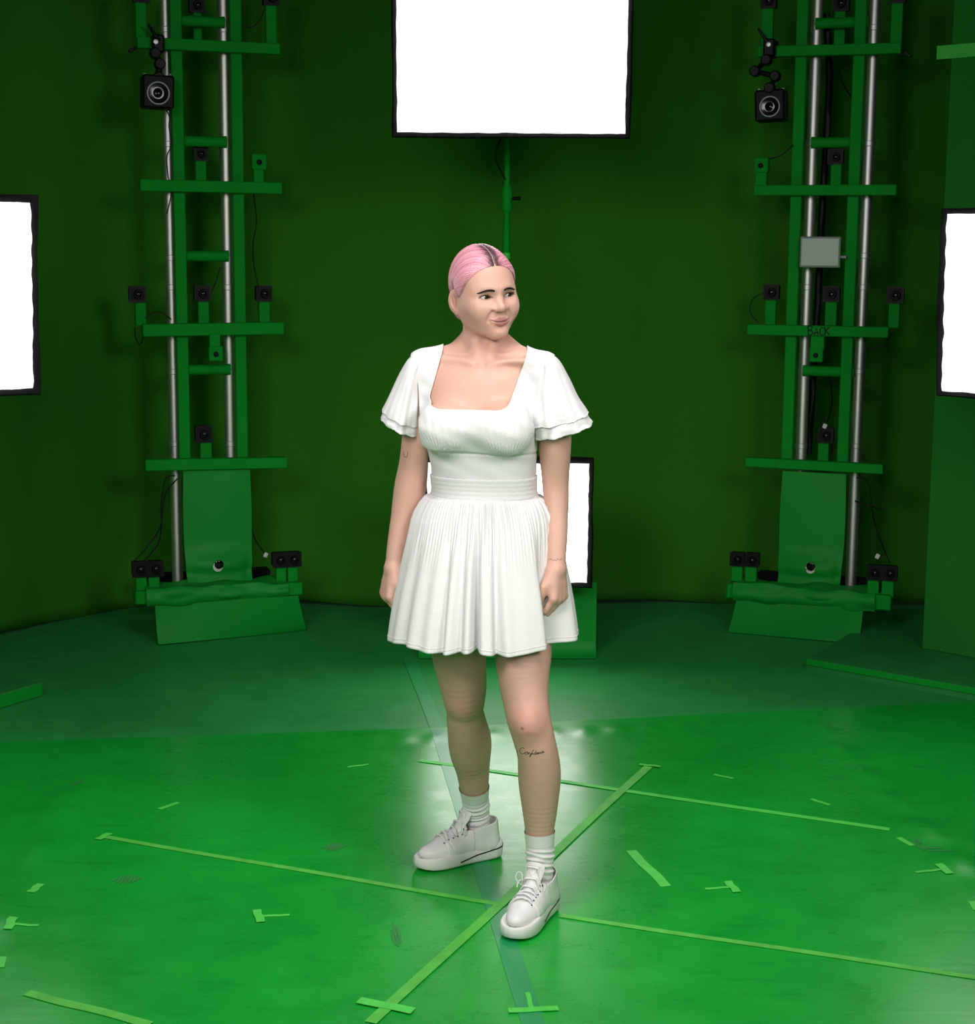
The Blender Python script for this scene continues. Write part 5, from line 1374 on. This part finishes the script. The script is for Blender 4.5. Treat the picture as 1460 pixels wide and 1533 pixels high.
sock(RP, RR, 0, at(808, 1243, -0.10)[2], 'sock', 5)

# ---- sneakers
def sneaker(frame, label, loop_side, zt=0.0, lace_loop=False):
    def wld(q): return shoe_world(frame, q)
    class LB(MB):
        def build(s, name, m, parent=None, smooth=None):
            s.v = [tuple(v) for v in wld(s.v)]; return MB.build(s, name, m, parent, smooth, WO)
    # outline
    xs = np.array([-0.082, -0.080, -0.070, -0.05, -0.02, 0.02, 0.06, 0.10, 0.135, 0.165, 0.187, 0.200, 0.205])
    hw = np.array([0.0, 0.014, 0.029, 0.0375, 0.040, 0.0395, 0.0425, 0.0475, 0.0490, 0.0445, 0.033, 0.017, 0.0])
    tt = np.linspace(0, 1, 60); xx = np.interp(tt, np.linspace(0, 1, len(xs)), xs); ww = np.interp(tt, np.linspace(0, 1, len(xs)), hw)
    kk = np.array([0.25, 0.5, 0.25])
    ww[1:-1] = np.convolve(ww, kk, 'valid')
    OUT = np.vstack([np.stack([xx, -ww], 1), np.stack([xx[::-1], ww[::-1]], 1)[1:-1]])
    cen = np.array([0.06, 0])
    def ring(off, z):
        d = OUT-cen; nn = np.gradient(np.vstack([OUT[-1:], OUT, OUT[:1]]), axis=0)[1:-1]; nv = np.stack([nn[:, 1], -nn[:, 0]], 1); nv /= np.linalg.norm(nv, axis=1, keepdims=True)+1e-9
        P = OUT+nv*off; zz = np.broadcast_to(z, (len(P),)) if np.isscalar(z) else z
        return np.stack([P[:, 0], P[:, 1], zz], 1)
    top = 0.043+0.006*np.clip(-(OUT[:, 0]-0.03)/0.1, 0, 1)-0.006*np.clip((OUT[:, 0]-0.1)/0.1, 0, 1)
    toes = 0.007*np.clip((OUT[:, 0]-0.13)/0.075, 0, 1)**2
    rows = [ring(-0.02, toes), ring(-0.006, toes), ring(-0.001, toes+0.002), ring(0.002, toes*0.7+0.008), ring(0.0025, top*0.6), ring(0.0015, top-0.003), ring(-0.001, top), ring(-0.006, top+0.0005), ring(-0.010, top-0.002), ring(-0.03, top-0.006)]
    g = np.array(rows); mb = LB(); mb.grid(g, closed_u=True)
    n = len(OUT); mb.f.append(tuple(range(n))[::-1]); mb.f.append(tuple((len(rows)-1)*n+k for k in range(n)))
    shoe_up = None
    # upper
    def up_sdf(p, lo=None, hi=None):
        d = ell(p, (0.110, 0, 0.045), (0.083, 0.0400, 0.028))
        d = smin(d, capsule(p, (0.100, 0, 0.052), (0.030, 0, 0.080), 0.032, 0.034), 0.03)
        d = smin(d, capsule(p, (-0.036, 0, 0.045), (-0.034, 0, 0.104), 0.0375, 0.0350), 0.03)
        d = smin(d, capsule(p, (0.0, 0, 0.055), (0.004, 0, 0.10), 0.0385, 0.0390), 0.03)
        d = smin(d, capsule(p, (0.10, 0, 0.046), (-0.03, 0, 0.046), 0.039, 0.036), 0.02)
        # seams: toe cap line, side panel
        s1 = np.abs(p[:, 0]-(0.128-np.abs(p[:, 1])*0.55)); d = d+0.0014*np.exp(-(s1/0.0018)**2)*(p[:, 2] > 0.05)
        s2 = np.abs(p[:, 2]-(0.104-0.42*(p[:, 0]-0.03))); 
        th_ = np.abs(np.abs(p[:, 1])-0.0215); d = d-0.0016*sstep(np.abs(p[:, 1]), 0.0185, 0.0205)*(p[:, 0] < 0.118)*(p[:, 0] > 0.03)
        s3 = np.abs(p[:, 0]-(-0.012+0.5*(p[:, 2]-0.05))); d = d+0.0014*np.exp(-(s3/0.0018)**2)
        return d
    up, uq = sdf_mesh(up_sdf, (-0.085, -0.06, 0.02), (0.215, 0.06, 0.15), 0.0021, 12, 2); uq = orient(up, uq, up_sdf)
    col_top = 0.112+0.20*(up[:, 0]-0.02)*(up[:, 0] > 0.02)+0.05*np.clip(-up[:, 0]-0.04, 0, 1)
    f = np.minimum(up[:, 2]-0.034, 0.110-up[:, 2]+0.16*np.clip(-(up[:, 0]+0.02), -0.05, 0.05))
    up, uq = clip_mesh(up, uq, f)
    lb = LB(); lb.add(up, uq); upo = lb.build('sneaker', M['leather'], woman, 180); upo['label'] = label
    sm = upo.modifiers.new('thick', 'SOLIDIFY'); sm.thickness = 0.003; sm.offset = -1
    mb.build('sole', M['rubber'], upo, 50)
    # black line around the heel half of the sole
    zl = np.interp(-OUT[:, 0], [-0.085, -0.06, -0.02, 0.03, 0.08], [0.014, 0.0185, 0.026, 0.0315, 0.035])
    r1 = ring(0.0032, zl-0.0017)+0; r2 = ring(0.0032, zl+0.0017)
    r1 = np.roll(r1, len(OUT)//2, 0); r2 = np.roll(r2, len(OUT)//2, 0); ox = np.roll(OUT[:, 0], len(OUT)//2)
    idx = np.flatnonzero(ox < 0.082)
    # contiguous run through the heel
    g = np.array([r1[idx], r2[idx]]); LB().grid(g, -0.0008).build('stripe', M['black'], upo)
    # tongue
    P = np.zeros((16, 13, 3)); tl_ = []
    for i in range(16):
        t = i/15; 
        bx = np.interp(t, [0, 0.4, 0.75, 1], [0.112, 0.074, 0.0525, 0.0440]); bz = np.interp(t, [0, 0.4, 0.75, 1], [0.0830, 0.1080, 0.1400, 0.1640]); w = np.interp(t, [0, 0.5, 0.85, 0.95, 1], [0.018, 0.023, 0.029, 0.027, 0.021])
        for j in range(13):
            s = j/12*2-1; P[i, j] = (bx-0.013*s*s, w*s, bz-0.005*s*s-(0.003*s**4 if i == 15 else 0))
    tng = LB().grid(P, 0.0060).build('tongue', M['leather'], upo, 60)
    # embossed triangle badge with lettering on the tongue
    def tpt(u_, v_, off=0.0):
        i = v_*15; i0 = min(14, max(0, int(i))); fr = i-i0; s = u_; jj = (s+1)/2*12; j0 = min(11, max(0, int(jj))); fj = jj-j0
        q = (P[i0, j0]*(1-fr)+P[i0+1, j0]*fr)*(1-fj)+(P[i0, j0+1]*(1-fr)+P[i0+1, j0+1]*fr)*fj
        n_ = np.cross(P[i0, j0+1]-P[i0, j0], P[i0+1, j0]-P[i0, j0]); n_ /= np.linalg.norm(n_)+1e-9
        if n_[0] < 0: n_ = -n_
        return q+n_*off
    eb = LB()
    tri = [(-0.68, 0.90), (0.68, 0.90), (0.0, 0.62), (-0.68, 0.90)]
    for a, b_ in zip(tri[:-1], tri[1:]):
        pts = [tpt(a[0]+(b_[0]-a[0])*k/8, a[1]+(b_[1]-a[1])*k/8, 0.0006) for k in range(9)]; eb.tube(pts, 0.0007, 5)
    glyph = {'P': [[(0, 0), (0, 1), (.6, 1), (.6, .5), (0, .5)]], 'R': [[(0, 0), (0, 1), (.6, 1), (.6, .5), (0, .5)], [(.25, .5), (.6, 0)]], 'A': [[(0, 0), (.35, 1), (.7, 0)], [(.15, .4), (.55, .4)]], 'D': [[(0, 0), (0, 1), (.4, 1), (.65, .7), (.65, .3), (.4, 0), (0, 0)]]}
    for i_, ch in enumerate('PRADA'):
        for st_ in glyph[ch]:
            # reading upright when seen from the toe
            pts = []
            for (a, b_) in zip(st_[:-1], st_[1:]):
                for k in range(4): pts.append((a[0]+(b_[0]-a[0])*k/4, a[1]+(b_[1]-a[1])*k/4))
            pts.append(st_[-1])
            eb.tube([tpt((-0.36+0.16*i_+0.12*x), 0.835+0.035*y, 0.0005) for (x, y) in pts], 0.00045, 4)
    eb.build('badge', M['thread'], tng, 60)
    # laces and eyelets
    def surf(x, y):
        q = np.array([[x, y, 0.15]])
        for _ in range(40):
            d = up_sdf(q)[0]
            if abs(d) < 2e-4: break
            q[0, 2] -= d*0.8
        return q[0]
    for r_ in range(6):
        x = 0.124-0.0150*r_; pts = []
        for k in range(11):
            s = k/10*2-1; b_ = surf(x+0.003*s*(1 if r_ % 2 else -1), 0.027*s); b_[2] += 0.0060*(1-abs(s)**4)+0.0012
            if x < 0.085: b_[2] = max(b_[2], tpt(s*0.8, np.interp(x, [0.044, 0.0525, 0.074, 0.112], [1, 0.75, 0.4, 0]), 0.003)[2] if abs(s) < 0.75 else 0)
            pts.append(b_)
        pts = np.array(pts); n_ = len(pts); g = np.zeros((n_, 8, 3)); 
        for i in range(n_):
            for k in range(8):
                a = 2*math.pi*k/8; g[i, k] = pts[i]+np.array([0.0047*math.cos(a), 0, 0.0021*math.sin(a)])
        m_ = LB(); m_.grid(g, closed_u=True); m_.build('lace', M['lace'], upo, 180)
        for s in (-1, 1):
            e = surf(x, 0.0275*s); LB().lathe(e, (0, s*0.75, 0.66), [(-0.002, 0.0022), (0.0006, 0.0022), (0.0007, 0.0015)], 10).build('eyelet', M['black'], upo)
    if lace_loop:
        b_ = surf(0.052, loop_side*0.030)
        pts = [b_+np.array(q) for q in ((0, 0, 0), (0.006, loop_side*0.010, 0.010), (0.004, loop_side*0.018, 0.022), (-0.004, loop_side*0.014, 0.034), (-0.006, loop_side*0.004, 0.030), (0.0, 0, 0.016), (0.002, 0, 0.002))]
        LB().tube(smooth_line(pts, 6), 0.0017, 7).build('lace', M['thread'], upo, 180)
    for s in (-1, 1):
        b_ = surf(0.047, s*0.027)
        pts = [b_+np.array(q) for q in ((0, 0, 0.001), (0.006, s*0.008, 0.004), (0.014, s*0.013, -0.004), (0.02, s*0.012, -0.012))]
        LB().tube(smooth_line(pts, 5), 0.0017, 7).build('lace', M['thread'], upo, 180)
    return upo
sneaker(SHOE_L, 'right white leather sneaker pointing to the left of the picture', -1)
sneaker(SHOE_R, 'left white leather sneaker pointing toward the camera', -1, lace_loop=True)

# ---- tattoos: thin ink lines on the skin
def ink_on(lines, Y, nm, r=0.00045, direction=(0, 1.0, 0), par=body):
    mb = MB()
    for ln_ in lines:
        px = smooth_line(np.array(ln_, float), 4) if len(ln_) > 2 else np.array(ln_, float)
        P = np.array([at(x, y, Y) for x, y in px])
        for _ in range(14):
            d = body_sdf(P, P.min(0)-0.02, P.max(0)+0.02)-0.0001; P = P+np.outer(d*0.8, np.array(direction))
        mb.tube(P, r, 5)
    return mb.build(nm, M['ink'], par, None, WO)
# cursive word below the knee
T_ = [[(785.5, 1125), (783, 1123.2), (779.6, 1126), (778.8, 1130), (780.5, 1133.5), (784, 1133), (787, 1130.5), (789, 1129), (790.6, 1131.2), (788.4, 1133.5), (786.8, 1131.5), (788.5, 1129), (791.5, 1130.3)],
      [(791.3, 1129.2), (791.6, 1132.8), (792.4, 1130.6), (793.8, 1129.6), (794.4, 1132.4), (795.6, 1131)],
      [(800.2, 1125.6), (798.4, 1125.8), (796.4, 1130.5), (794.2, 1136.4), (793.2, 1135.6), (795.2, 1132.4), (797.5, 1131)],
      [(797.3, 1129.2), (797.5, 1132.2), (799, 1131)], [(797.6, 1126.6), (797.9, 1126.9)],
      [(802, 1129.4), (799.8, 1130.2), (800.2, 1132.4), (802, 1131.6), (803.2, 1125.2), (802.4, 1131.8), (804, 1131)],
      [(804, 1130.8), (806, 1129.4), (804.6, 1128.8), (804.2, 1131.4), (806.4, 1131)],
      [(806.6, 1128.9), (806.9, 1131.6), (808, 1129.2), (809, 1129), (809.3, 1131.2), (810.2, 1130)],
      [(812, 1128.2), (810.4, 1128.6), (810.5, 1130.8), (812.4, 1130.2)], [(812.6, 1129.6), (814.4, 1128.2), (813, 1127.6), (812.8, 1130), (815.6, 1129)]]
ink_on(T_, -0.20, 'shin_tattoo', 0.00062)
ink_on([[(601.9, 681), (602.4, 685), (603.2, 688.8)], [(603.2, 688.8), (607.8, 688), (608.8, 680.6)]], -0.05, 'arm_tattoo', 0.0005)
ink_on([[(824.6, 850.4), (826.5, 851.4), (828.5, 849.8), (831, 852), (833.5, 850.6), (835.5, 852.4), (838, 849.2), (841, 851.4), (844, 848.8)]], -0.2, 'wrist_tattoo', 0.0004)
print('CLOTHES', _t.time()-T0)
